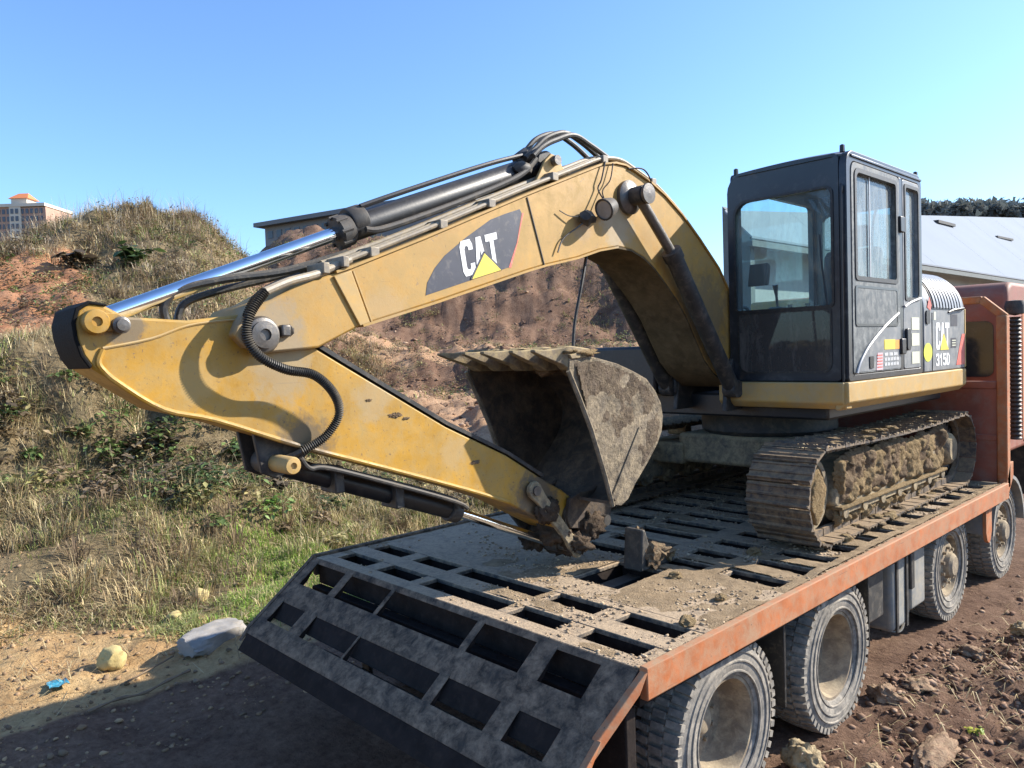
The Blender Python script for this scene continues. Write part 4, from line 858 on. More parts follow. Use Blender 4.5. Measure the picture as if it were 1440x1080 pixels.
def build_bucket():
    side = [(.71, 2.63), (.80, 2.655), (.99, 2.625), (1.20, 2.58), (1.38, 2.52), (1.53, 2.46), (1.63, 2.37), (1.70, 2.27), (1.72, 2.17), (1.70, 2.06), (1.64, 1.97), (1.52, 1.85), (1.37, 1.72), (1.28, 1.62), (1.20, 1.585), (1.10, 1.61), (1.03, 1.82), (.90, 2.15), (.79, 2.37), (.70, 2.54)]
    XL, XR = .42, -.60
    b = MB().prism(side, XL - .022, XL).build('bucket', M_BUCK, exc, bevel=.005)
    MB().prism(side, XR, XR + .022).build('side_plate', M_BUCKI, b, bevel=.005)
    wr = side[1:16]; inn = []
    for i, p in enumerate(wr):
        a = wr[max(i - 1, 0)]; c = wr[min(i + 1, len(wr) - 1)]; d = Vector((c[0] - a[0], c[1] - a[1])).normalized(); inn.append((p[0] + d.y * .022, p[1] - d.x * .022))
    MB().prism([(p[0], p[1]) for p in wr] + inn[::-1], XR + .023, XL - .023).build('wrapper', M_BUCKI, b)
    # lip plate and edge bars
    MB().prism([(.70, 2.655), (.84, 2.672), (.86, 2.635), (.72, 2.625)], XR - .01, XL + .012).build('lip', M_TOOTH, b, bevel=.005)
    for x in (XL - .005, XR - .015):
        edge = [(.69, 2.55), (.79, 2.365), (.90, 2.145), (1.03, 1.815), (1.10, 1.60)]
        MB().tube([(x + .01, y, z) for y, z in edge], .017, 6).build('side_cutter', M_BUCK, b)
    for i in range(5):
        x = XR + .055 + i * (XL - XR - .11) / 4; L = (.25 if i == 0 else .19 + .025 * ((i * 7) % 3)); w = .040
        vs = []
        for (y, z0, z1, ww) in ((.92, 2.55, 2.690, w * 1.15), (.74, 2.55, 2.712, w * 1.15), (.70, 2.57, 2.712, w * 1.1), (.685, 2.585, 2.702, w * .85), (.64 - L * .4, 2.628, 2.692, w * .75), (.64 - L, 2.676, 2.694, w * .5)):
            vs += [(x - ww, y, z0), (x + ww, y, z0), (x + ww, y, z1), (x - ww, y, z1)]
        n = 6; MB().add(vs, [(k * 4 + j, k * 4 + (j + 1) % 4, (k + 1) * 4 + (j + 1) % 4, (k + 1) * 4 + j) for k in range(n - 1) for j in range(4)] + [(0, 1, 2, 3), (n * 4 - 1, n * 4 - 2, n * 4 - 3, n * 4 - 4)]).build('tooth', M_TOOTH, b, bevel=.006)
    # reinforcing bars on the flank, wear plates and mud
    MB().prism([(1.08, 1.66), (1.13, 1.63), (1.46, 2.06), (1.42, 2.12)], XL, XL + .012).build('flank_rib', M_BUCK, b, bevel=.004)
    for (x, y, z, s, k) in ((XL - .002, 1.05, 2.26, (.013, .15, .20), 1), (XL - .002, 1.38, 2.36, (.012, .20, .10), 2), (XL - .002, .94, 2.52, (.014, .14, .08), 3)):
        pass
    inp = in_poly([(.74, 2.62), (.99, 2.61), (1.38, 2.505), (1.60, 2.36), (1.69, 2.17), (1.62, 1.98), (1.36, 1.74), (1.20, 1.61), (1.13, 1.64), (1.05, 1.83), (.92, 2.16), (.81, 2.38)])
    mud_sheet(.70, 1.74, 1.58, 2.66, XL, 11, .034, -.06, 3.4, inp, .014, .1, .75).build('mud', M_BUCKM, b, sharp=180)
    for (x, y, z, s, k) in ((.30, .74, 2.675, (.13, .10, .03), 7), (.0, .72, 2.675, (.15, .08, .025), 8), (-.3, .74, 2.672, (.15, .07, .02), 9), (.36, .86, 2.66, (.09, .14, .03), 10)):
        MB().lump((x, y, z), s, k, 3, .55, 2.6).build('mud', M_MUD, b, sharp=180)
    MB().lump((-.05, .98, 2.56), (.10, .07, .05), 14, 4, .4).build('mud', M_MUDD, b, sharp=180)
    MB().lump((.12, 1.04, 2.55), (.07, .06, .04), 15, 4, .4).build('mud', M_MUDD, b, sharp=180)
    # hinge ears
    for x in (-.32, .085):
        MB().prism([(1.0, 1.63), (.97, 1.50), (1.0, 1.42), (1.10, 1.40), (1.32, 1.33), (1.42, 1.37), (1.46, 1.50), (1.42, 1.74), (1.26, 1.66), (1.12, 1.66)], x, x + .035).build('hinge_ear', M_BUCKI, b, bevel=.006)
    MB().cyl((-.36, 1.36, 1.42), (.16, 1.36, 1.42), .04, 16).build('link_pin', M_PIN, b)
    return b
bucket = build_bucket()
def build_links():
    for x in (SX1 + .02, SX0 - .055):
        pts = [(x, .66, 1.74), (x, 1.06, 1.265)]
        l = MB().bar(pts[0], pts[1], .035, .085, (1, 0, 0))
        l = MB(); a = V(x, .66, 1.74); c = V(x, 1.06, 1.265); d = (c - a).normalized(); n = V(0, -d.z, d.y)
        prof = []
        for (s, w) in ((-.06, .02), (-.04, .05), (0, .06), (.08, .045), (.5, .04), (.55, .05), (.62, .06), (.67, .05), (.69, .02)): prof.append((a + d * s, w))
        poly = [((p + n * w).y, (p + n * w).z) for p, w in prof] + [((p - n * w).y, (p - n * w).z) for p, w in prof[::-1]]
        MB().prism(poly, x, x + .035).build('idler_link', M_FRAME if x > 0 else M_BLKD, exc, bevel=.006)
    MB().cyl((SX0 - .07, 1.06, 1.265), (SX1 + .075, 1.06, 1.265), .036, 16).build('link_pin', M_PIN, exc)
    MB().cyl((SX0 - .07, .66, 1.74), (SX1 + .07, .66, 1.74), .034, 16).build('link_pin', M_PIN, exc)
    MB().bar((-.1, 1.06, 1.265), (-.1, 1.36, 1.42), .16, .09, (1, 0, 0)).build('power_link', M_BLKD, exc, bevel=.02)
build_links()
def build_tip_mud():
    # dark earth fallen from the bucket, caked round the linkage
    for k, (x, y, z, sx, sy, sz) in enumerate(((.10, 1.08, 1.30, .10, .10, .08), (-.02, .95, 1.38, .12, .10, .08), (-.12, 1.18, 1.24, .16, .12, .08), (.12, 1.22, 1.40, .06, .12, .10), (.10, .78, 1.58, .04, .10, .09), (-.28, 1.05, 1.30, .1, .14, .1))):
        MB().lump((x, y, z), (sx, sy, sz), 200 + k, 4, .5, 2.2).build('caked_mud', M_DEEPMUD, exc, sharp=180)
build_tip_mud()

# ---- upper structure
def build_upper():
    CX1 = 1.20
    fr = MB().box(-1.20, .98, 3.25, 6.0, 2.03, 2.24).build('upper_frame', M_BLK, exc, bevel=.02)
    MB().lathe([(.0, 1.80), (.62, 1.80), (.66, 1.84), (.66, 2.02), (.0, 2.03)], (EX, 4.27, 0), 'z', 48).build('swing_bearing', M_BLKD, exc)
    # yellow skirt below cab and side panel: angled lower lip
    sk = [(CX1 - .06, 2.13), (CX1 + .012, 2.19), (CX1 + .012, 2.355), (CX1 - .10, 2.355), (CX1 - .10, 2.13)]
    MB().prism(sk, 3.10, 6.05, 'y').build('side_skirt', M_YELD, exc, bevel=.012)
    MB().prism([(3.08, 2.355), (3.08, 2.19), (3.14, 2.135), (3.24, 2.135), (3.24, 2.355)], .06, CX1 - .02).build('front_skirt', M_YELD, exc, bevel=.012)
    # boom foot brackets
    for x in (BX0 - .05, BX1 + .005): MB().prism([(3.0, 2.10), (3.05, 2.45), (3.22, 2.66), (3.38, 2.66), (3.60, 2.40), (4.0, 2.24), (4.0, 2.10)], x, x + .045).build('foot_bracket', M_BLKD, exc, bevel=.008)
    # right-hand tool box and tank
    MB().box(-1.32, -.55, 2.98, 4.30, 2.245, 2.70).build('tool_box', M_BLK, exc, bevel=.03)
    MB().box(-1.40, -.50, 4.33, 5.95, 2.245, 3.02).build('tank_housing', M_BLK, exc, bevel=.05)
    # swing area filler: valve block, hoses between boom and frame
    MB().box(-.46, -.34, 3.0, 3.9, 2.245, 2.42).build('valve_cover', M_BLKD, exc, bevel=.02)
    for k in range(6):
        x = -.28 + k * .07; MB().tube(smooth_path([(x, 3.55, 2.3), (x, 3.7, 2.7), (x, 3.62, 3.0), (x, 3.42, 3.02), (x, 3.30, 2.95)], 6), .018, 7).build('hose', M_HOSE, exc)
    # dark machinery seen under the boom
    MB().box(-.30, .10, 4.0, 5.9, 2.245, 3.0).build('engine_cover', M_BLK, exc, bevel=.05)
    # counterweight
    cw = [(-1.25, 6.02), (1.05, 6.02), (1.08, 6.10), (1.02, 6.22), (.80, 6.32), (.3, 6.36), (-.5, 6.36), (-1.0, 6.32), (-1.22, 6.22), (-1.28, 6.10)]
    MB().prism(cw, 2.20, 3.22, 'z').build('counterweight', M_YELD, exc, bevel=.06, seg=3)
    # left cowl behind the cab: flat flank, rounded shoulder with louvres
    sec = [(.25, 2.36), (CX1, 2.36), (CX1, 2.95)] + [(CX1 - .36 + .36 * math.cos(R(a)), 2.95 + .40 * math.sin(R(a))) for a in range(10, 91, 10)] + [(.25, 3.35)]
    cowl = MB().prism(sec, 4.83, 6.04, 'y').build('side_cowl', M_PANEL, exc, bevel=.012)
    for k in range(10):
        y = 5.10 + k * .088; arc = [V(CX1 - .36 + .372 * math.cos(R(a)), y, 2.95 + .412 * math.sin(R(a))) for a in range(4, 84, 8)]
        m = MB(); vs = []
        for p in arc: vs += [p + V(0, -.019, -.004), p + V(0, .019, -.004), p + V(0, .019, 0) + (p - V(CX1 - .36, y, 2.95)).normalized() * .008, p + V(0, -.019, 0) + (p - V(CX1 - .36, y, 2.95)).normalized() * .004]
        n = len(arc); m.add(vs, [(i * 4 + j, i * 4 + (j + 1) % 4, (i + 1) * 4 + (j + 1) % 4, (i + 1) * 4 + j) for i in range(n - 1) for j in range(4)] + [(0, 1, 2, 3), (n * 4 - 1, n * 4 - 2, n * 4 - 3, n * 4 - 4)]).build('louvre', M_LOUV, cowl)
    grille = [(CX1 - .36 + .366 * math.cos(R(a)), 2.95 + .406 * math.sin(R(a))) for a in range(2, 86, 7)]; gi = [(CX1 - .36 + .356 * math.cos(R(a)), 2.95 + .396 * math.sin(R(a))) for a in range(2, 86, 7)]
    MB().prism(grille + gi[::-1], 5.05, 5.90, 'y').build('grille_backing', M_BLK, cowl)
    MB().prism([(6.04, 2.36), (6.075, 2.38), (6.075, 2.98), (6.04, 2.98)], CX1 - .06, CX1 + .004).build('corner_trim', M_YELD, cowl, bevel=.006)
    MB().tube([(CX1 + .001, 5.05, 2.37), (CX1 + .001, 5.05, 2.93)], .005, 5).build('panel_seam', M_BLK, cowl)
    X = CX1 + .001
    letters('CAT', (5.15, 2.57), (.40, .0), (.0, .265), X, M_WHITE, cowl, .05)
    flat([(5.27, 2.565), (5.375, 2.73), (5.52, 2.565)], X + .0025, .002).build('triangle', M_PYEL, cowl)
    letters('315D', (5.15, 2.41), (.40, .0), (.0, .12), X, M_WHITE, cowl, .12)
    flat([(5.76, 2.40), (6.035, 2.40), (6.035, 2.72), (5.95, 2.72), (5.86, 2.58)], X, .002).build('red_swoosh', M_PRED, cowl)
    flat([(4.93 + .115 * math.cos(R(a)), 2.55 + .09 * math.sin(R(a))) for a in range(0, 360, 20)], X, .002).build('round_sticker', M_PLIME, cowl)
    MB().prism(rrect(4.87, 4.97, 2.82, 2.95, .03), X, X + .012).build('latch', M_BLK, cowl)
    flat([(4.92, 2.98), (4.98, 3.08), (5.04, 3.0), (5.0, 2.95)], X, .002).build('red_sticker', M_PRED, cowl)
    for (a0, a1, b0, b1, mt) in ((5.60, 5.80, 2.80, 2.92, M_DECAL), (5.60, 5.76, 2.58, 2.68, M_DECAL), (5.10, 5.16, 2.86, 2.94, M_CREAM)): flat([(a0, b0), (a1, b0), (a1, b1), (a0, b1)], X, .002).build('sticker', mt, cowl)
    for k in range(3): flat([(5.62, 2.60 + k * .025), (5.74, 2.60 + k * .025), (5.74, 2.61 + k * .025), (5.62, 2.61 + k * .025)], X + .0025, .002).build('sticker_line', M_CREAM, cowl)
    MB().tube([(CX1 + .004, 5.52, 2.94), (CX1 + .03, 5.6, 2.965), (CX1 + .03, 5.92, 2.985), (CX1 + .004, 6.0, 2.98)], .010, 6).build('grab_rail', M_BLK, cowl)
build_upper()

# ---- operator cab
def build_cab():
    X0c, X1c, Yf, Yb, Zb, Zt = .15, 1.20, 3.14, 4.80, 2.36, 4.20
    floor = MB().box(X0c + .02, X1c - .02, Yf + .03, Yb - .02, Zb, Zb + .07).build('cab', M_CAB, exc, bevel=.01)
    side_o = rrect(Yf, Yb, Zb, Zt, (.10, .13, .03, .03), 6)
    # left wall: outer frame, door and quarter light
    MB().ring(side_o, rrect(Yf + .075, Yb - .06, Zb + .05, Zt - .085, (.06, .08, .03, .03), 6), X1c - .06, X1c).build('left_frame', M_CAB, floor, bevel=.006)
    MB().box(X1c - .055, X1c + .002, 4.235, 4.31, Zb + .05, Zt - .085).build('centre_post', M_CAB, floor, bevel=.006)
    door = MB().ring(rrect(Yf + .08, 4.23, Zb + .055, Zt - .09, (.05, .08, .03, .03), 6), rrect(Yf + .16, 4.15, 3.20, Zt - .16, (.03, .06, .03, .03), 6), X1c - .045, X1c + .006).build('door', M_DOOR, floor, bevel=.005)
    MB().plate(rrect(Yf + .155, 4.155, 3.19, Zt - .155, .03), X1c - .028).build('window', M_GLASSS, door)
    MB().ring(rrect(Yf + .13, 4.17, 3.17, Zt - .13, (.04, .07, .04, .04), 6), rrect(Yf + .165, 4.135, 3.205, Zt - .165, (.03, .06, .03, .03), 6), X1c + .006, X1c + .014).build('window_seal', M_HOSE, door)
    MB().box(X1c - .02, X1c - .012, 3.62, 3.635, 3.2, Zt - .16).build('sliding_sash', M_PANELT, door)
    MB().ring(rrect(Yf + .12, 4.16, 2.80, 3.13, .03, 4), rrect(Yf + .14, 4.14, 2.82, 3.11, .03, 4), X1c + .006, X1c + .013).build('lower_light_frame', M_CAB, door)
    MB().prism(rrect(Yf + .14, 4.14, 2.82, 3.11, .03), X1c + .007, X1c + .010).build('lower_light', M_DOOR, door)
    for z in (2.62, 3.70): MB().box(X1c, X1c + .03, 4.20, 4.30, z - .07, z + .07).build('hinge', M_BLK, door, bevel=.008)
    MB().prism(rrect(4.33, 4.42, 2.58, 2.78, .03), X1c + .001, X1c + .03).build('door_handle', M_BLK, door, bevel=.006)
    q = MB().ring(rrect(4.315, Yb - .065, Zb + .055, Zt - .09, (.05, .03, .03, .03), 6), rrect(4.375, Yb - .105, 3.06, Zt - .15, (.04, .03, .03, .06), 6), X1c - .045, X1c + .003).build('quarter_panel', M_PANEL, floor, bevel=.005)
    MB().plate(rrect(4.37, Yb - .10, 3.055, Zt - .145, .03), X1c - .028).build('quarter_window', M_GLASSS, q)
    MB().ring(rrect(4.35, Yb - .08, 3.03, Zt - .125, (.05, .03, .03, .06), 6), rrect(4.38, Yb - .11, 3.06, Zt - .155, (.04, .03, .03, .06), 6), X1c + .003, X1c + .011).build('window_seal', M_HOSE, q)
    # pale sweeping line and the grey field below it
    sw = [(3.26, 2.42), (3.34, 2.52), (3.52, 2.645), (3.84, 2.795), (4.16, 2.915)]
    X = X1c + .0145
    MB().tube(smooth_path([(X, y, z) for y, z in sw], 6), .011, 6).build('sweep_line', M_PANELT, door)
    MB().tube(smooth_path([(X1c + .012, y, z) for y, z in ((4.32, 2.975), (4.46, 3.015), (4.72, 3.06))], 6), .011, 6).build('sweep_line', M_PANELT, q)
    flat([(3.30, 2.43), (4.215, 2.43), (4.215, 2.795)] + [(4.0, 2.79), (3.84, 2.775), (3.52, 2.63), (3.34, 2.505)], X1c + .0065, .002).build('grey_field', M_PANEL, door)
    Xs = X1c + .0095
    flat([(3.84, 2.60), (4.08, 2.60), (4.08, 2.685), (3.84, 2.685)], Xs, .002).build('sticker', M_PYEL, door); flat([(4.082, 2.60), (4.18, 2.60), (4.18, 2.68), (4.082, 2.68)], Xs, .002).build('sticker', M_PORNG, door)
    # rows of small print, too small to read
    for r in range(3):
        for k in range(5 if r else 3):
            w = .055; a0 = 3.845 + k * (.066 if r else .105); b0 = 2.545 - r * .043; ww = w if r else w * 1.5
            for j in range(3): flat([(a0 + j * ww / 3, b0), (a0 + j * ww / 3 + ww * .2, b0), (a0 + j * ww / 3 + ww * .2, b0 + .028), (a0 + j * ww / 3, b0 + .022 + .004 * ((j + k) % 3))], Xs, .002).build('print_mark', M_WHITE, door)
    flat([(3.66, 2.43), (3.80, 2.43), (3.80, 2.575), (3.69, 2.575)], Xs, .002).build('pink_sticker', M_PINK, door)
    for k in range(5): flat([(3.68, 2.45 + k * .025), (3.79, 2.45 + k * .025), (3.79, 2.46 + k * .025), (3.68, 2.46 + k * .025)], Xs + .0025, .002).build('sticker_line', M_PRED, door)
    MB().prism(rrect(3.52, 3.60, 2.45, 2.55, .01), X1c + .009, X1c + .016).build('vent_slot', M_BLK, door)
    for (b0, b1) in ((2.765, 2.88), (2.62, 2.735), (2.455, 2.565)): flat([(4.50, b0), (4.69, b0), (4.69, b1), (4.50, b1)], X1c + .0045, .002).build('sticker', M_CREAM, q)
    # front wall: posts, header, lower light
    MB().ring(rrect(X0c, X1c - .062, Zb, Zt - .02, (.05, .16, .03, .03), 6), rrect(X0c + .075, X1c - .12, 2.975, 3.92, (.06, .12, .03, .03), 6), Yf, Yf + .06, 'y').build('front_frame', M_CAB, floor, bevel=.006)
    MB().plate(rrect(X0c + .07, X1c - .115, 2.97, 3.925, .05), Yf + .025, 'y').build('windscreen', M_GLASS, floor)
    MB().ring(rrect(X0c + .085, X1c - .13, 2.43, 2.955, (.03, .03, .08, .08), 6), rrect(X0c + .10, X1c - .145, 2.445, 2.94, (.03, .03, .07, .07), 6), Yf - .008, Yf - .001, 'y').build('lower_screen_seal', M_HOSE, floor)
    MB().prism(rrect(X0c + .10, X1c - .145, 2.445, 2.94, (.03, .03, .07, .07)), Yf - .005, Yf - .002, 'y').build('lower_screen', M_GLASSD, floor)
    MB().ring(rrect(X0c + .06, X1c - .105, 2.96, 3.935, (.07, .13, .04, .04), 6), rrect(X0c + .08, X1c - .125, 2.98, 3.915, (.06, .12, .03, .03), 6), Yf - .010, Yf - .001, 'y').build('windscreen_seal', M_HOSE, floor)
    MB().tube(smooth_path([(X1c - .03, Yf - .03, 2.42), (X1c - .03, Yf - .035, 2.48), (X1c - .03, Yf - .035, 3.80), (X1c - .03, Yf - .01, 3.86)], 5), .010, 7).build('grab_rail', M_BLK, floor)
    # wiper
    MB().tube([(X1c - .16, Yf - .015, 2.98), (X1c - .20, Yf - .022, 3.35), (X1c - .21, Yf - .022, 3.55)], .007, 6).build('wiper', M_BLK, floor)
    # right wall and back wall with lights
    MB().ring(rrect(Yf + .062, Yb, Zb, Zt, (.10, .05, .03, .03), 6), rrect(Yf + .15, Yb - .10, 2.95, Zt - .14, .05, 6), X0c, X0c + .05).build('right_frame', M_CAB, floor)
    MB().plate(rrect(Yf + .145, Yb - .095, 2.945, Zt - .135, .05), X0c + .02).build('right_window', M_GLASSR, floor)
    MB().ring(rrect(X0c + .052, X1c - .062, Zb, Zt - .01, .04, 6), rrect(X0c + .13, X1c - .13, 3.05, 3.95, .06, 6), Yb - .05, Yb, 'y').build('back_frame', M_CAB, floor)
    MB().plate(rrect(X0c + .125, X1c - .125, 3.045, 3.955, .06), Yb - .03, 'y').build('back_window', M_GLASSS, floor)
    # roof: crowned pan with a drip edge and corner lugs
    vs = []; n = 9
    for i in range(n):
        for j in range(n):
            a, b = i / (n - 1), j / (n - 1); x = X0c - .01 + (X1c - X0c + .02) * a; y = Yf - .015 + (Yb - Yf + .03) * b
            ed = min(a, 1 - a) * 8; eb = min(b, 1 - b) * 10; z = Zt - .035 + .055 * min(1, ed) ** .5 * min(1, eb) ** .5 + .02 * math.sin(math.pi * a)
            if j in (0, n - 1) and i in (0, n - 1): x += (.05 if i == 0 else -.05); y += (.05 if j == 0 else -.05)
            vs.append((x, y, z))
    top = len(vs); vs2 = [(x, y, Zt - .05) for x, y, z in vs]
    fs = [(i * n + j, (i + 1) * n + j, (i + 1) * n + j + 1, i * n + j + 1) for i in range(n - 1) for j in range(n - 1)]
    ring = [i * n for i in range(n)] + [(n - 1) * n + j for j in range(1, n)] + [i * n + n - 1 for i in range(n - 2, -1, -1)] + [j for j in range(n - 2, 0, -1)]
    fs += [(ring[k], ring[(k + 1) % len(ring)], ring[(k + 1) % len(ring)] + top, ring[k] + top) for k in range(len(ring))]
    fs += [(a + top, d + top, c + top, b + top) for a, b, c, d in fs[:(n - 1) ** 2]]
    rf = MB().add(vs + vs2, fs).build('roof', M_CAB, floor, sharp=50)
    for (x, y) in ((X0c + .06, Yf + .06), (X1c - .04, Yf + .03), (X1c - .03, Yb - .06), (X0c + .06, Yb - .06)): MB().tube([(x, y, Zt - .02), (x, y, Zt + .032), (x, y, Zt + .04)], [.022, .02, .008], 8).build('roof_lug', M_BLK, rf)
    MB().box(X1c - .02, X1c + .012, Yf + .08, Yb - .02, Zt - .055, Zt - .035).build('drip_rail', M_CAB, floor, bevel=.004)
    # seat, consoles, levers, monitor
    s = MB().box(.45, .95, 3.85, 4.35, 2.78, 2.92).build('seat', M_SEAT, floor, bevel=.04, seg=3)
    MB().prism([(4.30, 2.90), (4.42, 2.90), (4.55, 3.50), (4.52, 3.56), (4.44, 3.56), (4.38, 3.50)], .45, .95).build('backrest', M_SEAT, s, bevel=.03, seg=3)
    MB().prism(rrect(4.46, 4.56, 3.58, 3.78, .03), .56, .84).build('headrest', M_SEAT, s, bevel=.03)
    MB().box(.55, .85, 3.95, 4.3, Zb + .07, 2.78).build('seat_base', M_INT, s, bevel=.02)
    for x in (.26, 1.0):
        c = MB().box(x, x + .14, 3.60, 4.35, 2.75, 3.02).build('console', M_INT, floor, bevel=.03)
        MB().tube([(x + .07, 3.68, 3.0), (x + .07, 3.66, 3.12), (x + .07, 3.64, 3.22)], [.012, .012, .026], 10).build('joystick', M_BLK, c)
    MB().prism([(3.30, 3.20), (3.36, 3.20), (3.40, 3.38), (3.34, 3.40)], .24, .42).build('monitor', M_BLK, floor, bevel=.01)
    for x in (.58, .74): MB().tube([(x, 3.42, Zb + .07), (x, 3.38, 2.75), (x, 3.42, 2.98), (x, 3.42, 3.02)], [.014, .014, .014, .024], 8).build('travel_lever', M_BLK, floor)
    MB().tube(smooth_path([(1.05, 4.12, 3.05), (1.06, 4.08, 3.35), (1.06, 4.0, 3.5), (1.06, 4.02, 3.7), (1.06, 4.10, 3.85)], 6), .010, 6).build('coiled_cable', M_HOSE, floor)
    MB().box(X0c + .06, X1c - .06, Yf + .06, Yf + .25, 2.43, 2.60).build('footrest', M_INT, floor, bevel=.02)
build_cab()

# ---- crawler tracks
def shoe_mesh():
    m = MB(); w = .25; L = .082
    prof = [(-L, 0), (-L, .014), (-.074, .020), (-.068, .040), (-.056, .038), (-.048, .016), (-.014, .015), (-.007, .024), (.007, .024), (.014, .014), (.052, .012), (.058, .020), (.068, .018), (.072, .008), (L, .002), (L, -.004)]
    m.prism(prof, -w, w)
    m.box(-.10, -.055, -.075, .075, -.06, -.002); m.box(.055, .10, -.075, .075, -.06, -.002)
    me = m.mesh('track_shoe'); me.materials.append(M_SHOE); return me
SHOE = shoe_mesh()
def build_track(xc, near):
    YF, YR, ZC, RR = 2.68, 5.86, 1.515, .355
    org = _org(exc); s = 1 if near else -1
    # long box frame between idler and sprocket
    fr = MB().prism([(2.95, 1.40), (3.05, 1.60), (3.3, 1.68), (5.2, 1.68), (5.45, 1.60), (5.55, 1.42), (5.40, 1.30), (3.1, 1.30)], xc - .14, xc + .14).build('track_frame', M_FRAME, exc, bevel=.03)
    straight = YR - YF; per = 2 * straight + 2 * math.pi * RR; N = 50; pitch = per / N
    tr = None
    for i in range(N):
        d = i * pitch
        if d < straight: y, z, a = YF + d, ZC + RR, 0.0; z -= .018 * math.sin(math.pi * d / straight) * 1.6
        elif d < straight + math.pi * RR: q = (d - straight) / RR; y, z, a = YR + RR * math.sin(q), ZC + RR * math.cos(q), -q
        elif d < 2 * straight + math.pi * RR: y, z, a = YR - (d - straight - math.pi * RR), ZC - RR, math.pi
        else: q = (d - 2 * straight - math.pi * RR) / RR; y, z, a = YF - RR * math.sin(q), ZC - RR * math.cos(q), math.pi - q
        o = bpy.data.objects.new('track_shoe', SHOE); COL.objects.link(o); o.parent = fr
        o.location = V(xc, y, z) - org; o.rotation_euler = (a + random.uniform(-.02, .02), 0, 0); o.scale = (1, pitch / .166, 1)
    # idler, sprocket, rollers
    idl = MB().lathe([(.0, -.09), (.08, -.09), (.09, -.05), (.22, -.05), (.24, -.09), (.285, -.09), (.285, .09), (.24, .09), (.22, .05), (.09, .05), (.08, .10), (.0, .10)], (xc, YF, ZC), 'x', 36).build('idler', M_FRAME, fr)
    MB().lump((xc + s * .10, YF + .03, ZC), (.05, .15, .21), 3, 4, .25).build('mud', M_MUD, idl, sharp=180)
    spr = [(.285 + .035 * (1 if (k % 4) < 2 else -1)) for k in range(84)]
    MB().prism([(YR + spr[k] * math.cos(2 * math.pi * k / 84), ZC + spr[k] * math.sin(2 * math.pi * k / 84)) for k in range(84)], xc - .035, xc + .035).build('sprocket', M_PIN, fr)
    MB().lathe([(.0, .14), (.12, .14), (.16, .11), (.19, .03), (.2, -.1)] if s > 0 else [(.0, -.14), (.12, -.14), (.16, -.11), (.19, -.03), (.2, .1)], (xc, YR, ZC), 'x', 28).build('final_drive', M_FRAME, fr)
    for k in range(7):
        y = 3.12 + k * .385
        MB().lathe([(0, -.16), (.05, -.16), (.05, -.11), (.085, -.11), (.085, -.04), (.065, -.04), (.065, .04), (.085, .04), (.085, .11), (.05, .11), (.05, .17), (0, .17)], (xc, y, ZC - RR + .155), 'x', 20).build('roller', M_FRAME, fr)
    MB().lathe([(0, -.12), (.06, -.12), (.06, .12), (0, .12)], (xc, 4.3, ZC + RR - .12), 'x', 18).build('carrier_roller', M_FRAME, fr)
    # guard plate along the lower outer edge
    MB().box(xc + s * .14, xc + s * .155, 3.05, 5.45, 1.29, 1.345).build('frame_guard', M_FRAME, fr, bevel=.006)
    MB().prism([(3.0, 1.345), (3.0, 1.37), (5.5, 1.37), (5.5, 1.345)], xc + s * .02, xc + s * .19).build('guard_ledge', M_MUD, fr, bevel=.006)
    if near:
        # dried mud packed on the frame and over the rollers
        mud_sheet(2.98, 5.52, 1.335, 1.78, xc + .142, 4, .075, .32, 4.6, None, .014, .9).build('mud', M_MUD, fr, sharp=180)
        mud_sheet(3.02, 5.50, 1.36, 1.82, xc + .135, 9, .11, .22, 2.7, None, .014, .8).build('mud', M_MUDD, fr, sharp=180)
        mud_sheet(3.0, 5.45, 1.17, 1.33, xc + .12, 15, .10, .05, 7, None, .016, .5).build('mud', M_MUD, fr, sharp=180)
        for (y, z, sy, sz, k, mt) in ((3.42, 1.66, .20, .10, 1, M_MUDD), (4.18, 1.62, .14, .10, 3, M_MUDD), (5.02, 1.60, .16, .12, 6, M_MUD)):
            MB().lump((xc + .10, y, z), (.075, sy, sz), k, 4, .5, 2.0).build('mud', mt, fr, sharp=180)
        for k in range(26):
            y = random.uniform(2.5, 5.5); MB().lump((xc + random.uniform(.16, .24), y, random.uniform(1.13, 1.17)), (.05, random.uniform(.03, .09), random.uniform(.012, .035)), k + 30, 3, .5).build('mud', M_MUD if k % 2 else M_MUDD, fr, sharp=180)
        for k in range(14):
            y = random.uniform(2.9, 6.0); MB().lump((xc + random.uniform(-.2, .22), y, ZC + RR + .012), (random.uniform(.03, .07), random.uniform(.03, .08), random.uniform(.008, .018)), k + 70, 3, .5).build('mud', M_MUD if k % 3 else M_MUDD, fr, sharp=180)
build_track(1.00, True); build_track(EX * 2 - 1.00, False)
def build_carbody():
    MB().box(-.78, .58, 3.65, 4.9, 1.50, 1.80).build('carbody', M_FRAME, exc, bevel=.04)
    for y in (3.6, 4.75):
        MB().box(.5, .95, y, y + .3, 1.48, 1.70).build('cross_leg', M_FRAME, exc, bevel=.03); MB().box(-1.15, -.7, y, y + .3, 1.48, 1.70).build('cross_leg', M_FRAME, exc, bevel=.03)
build_carbody()
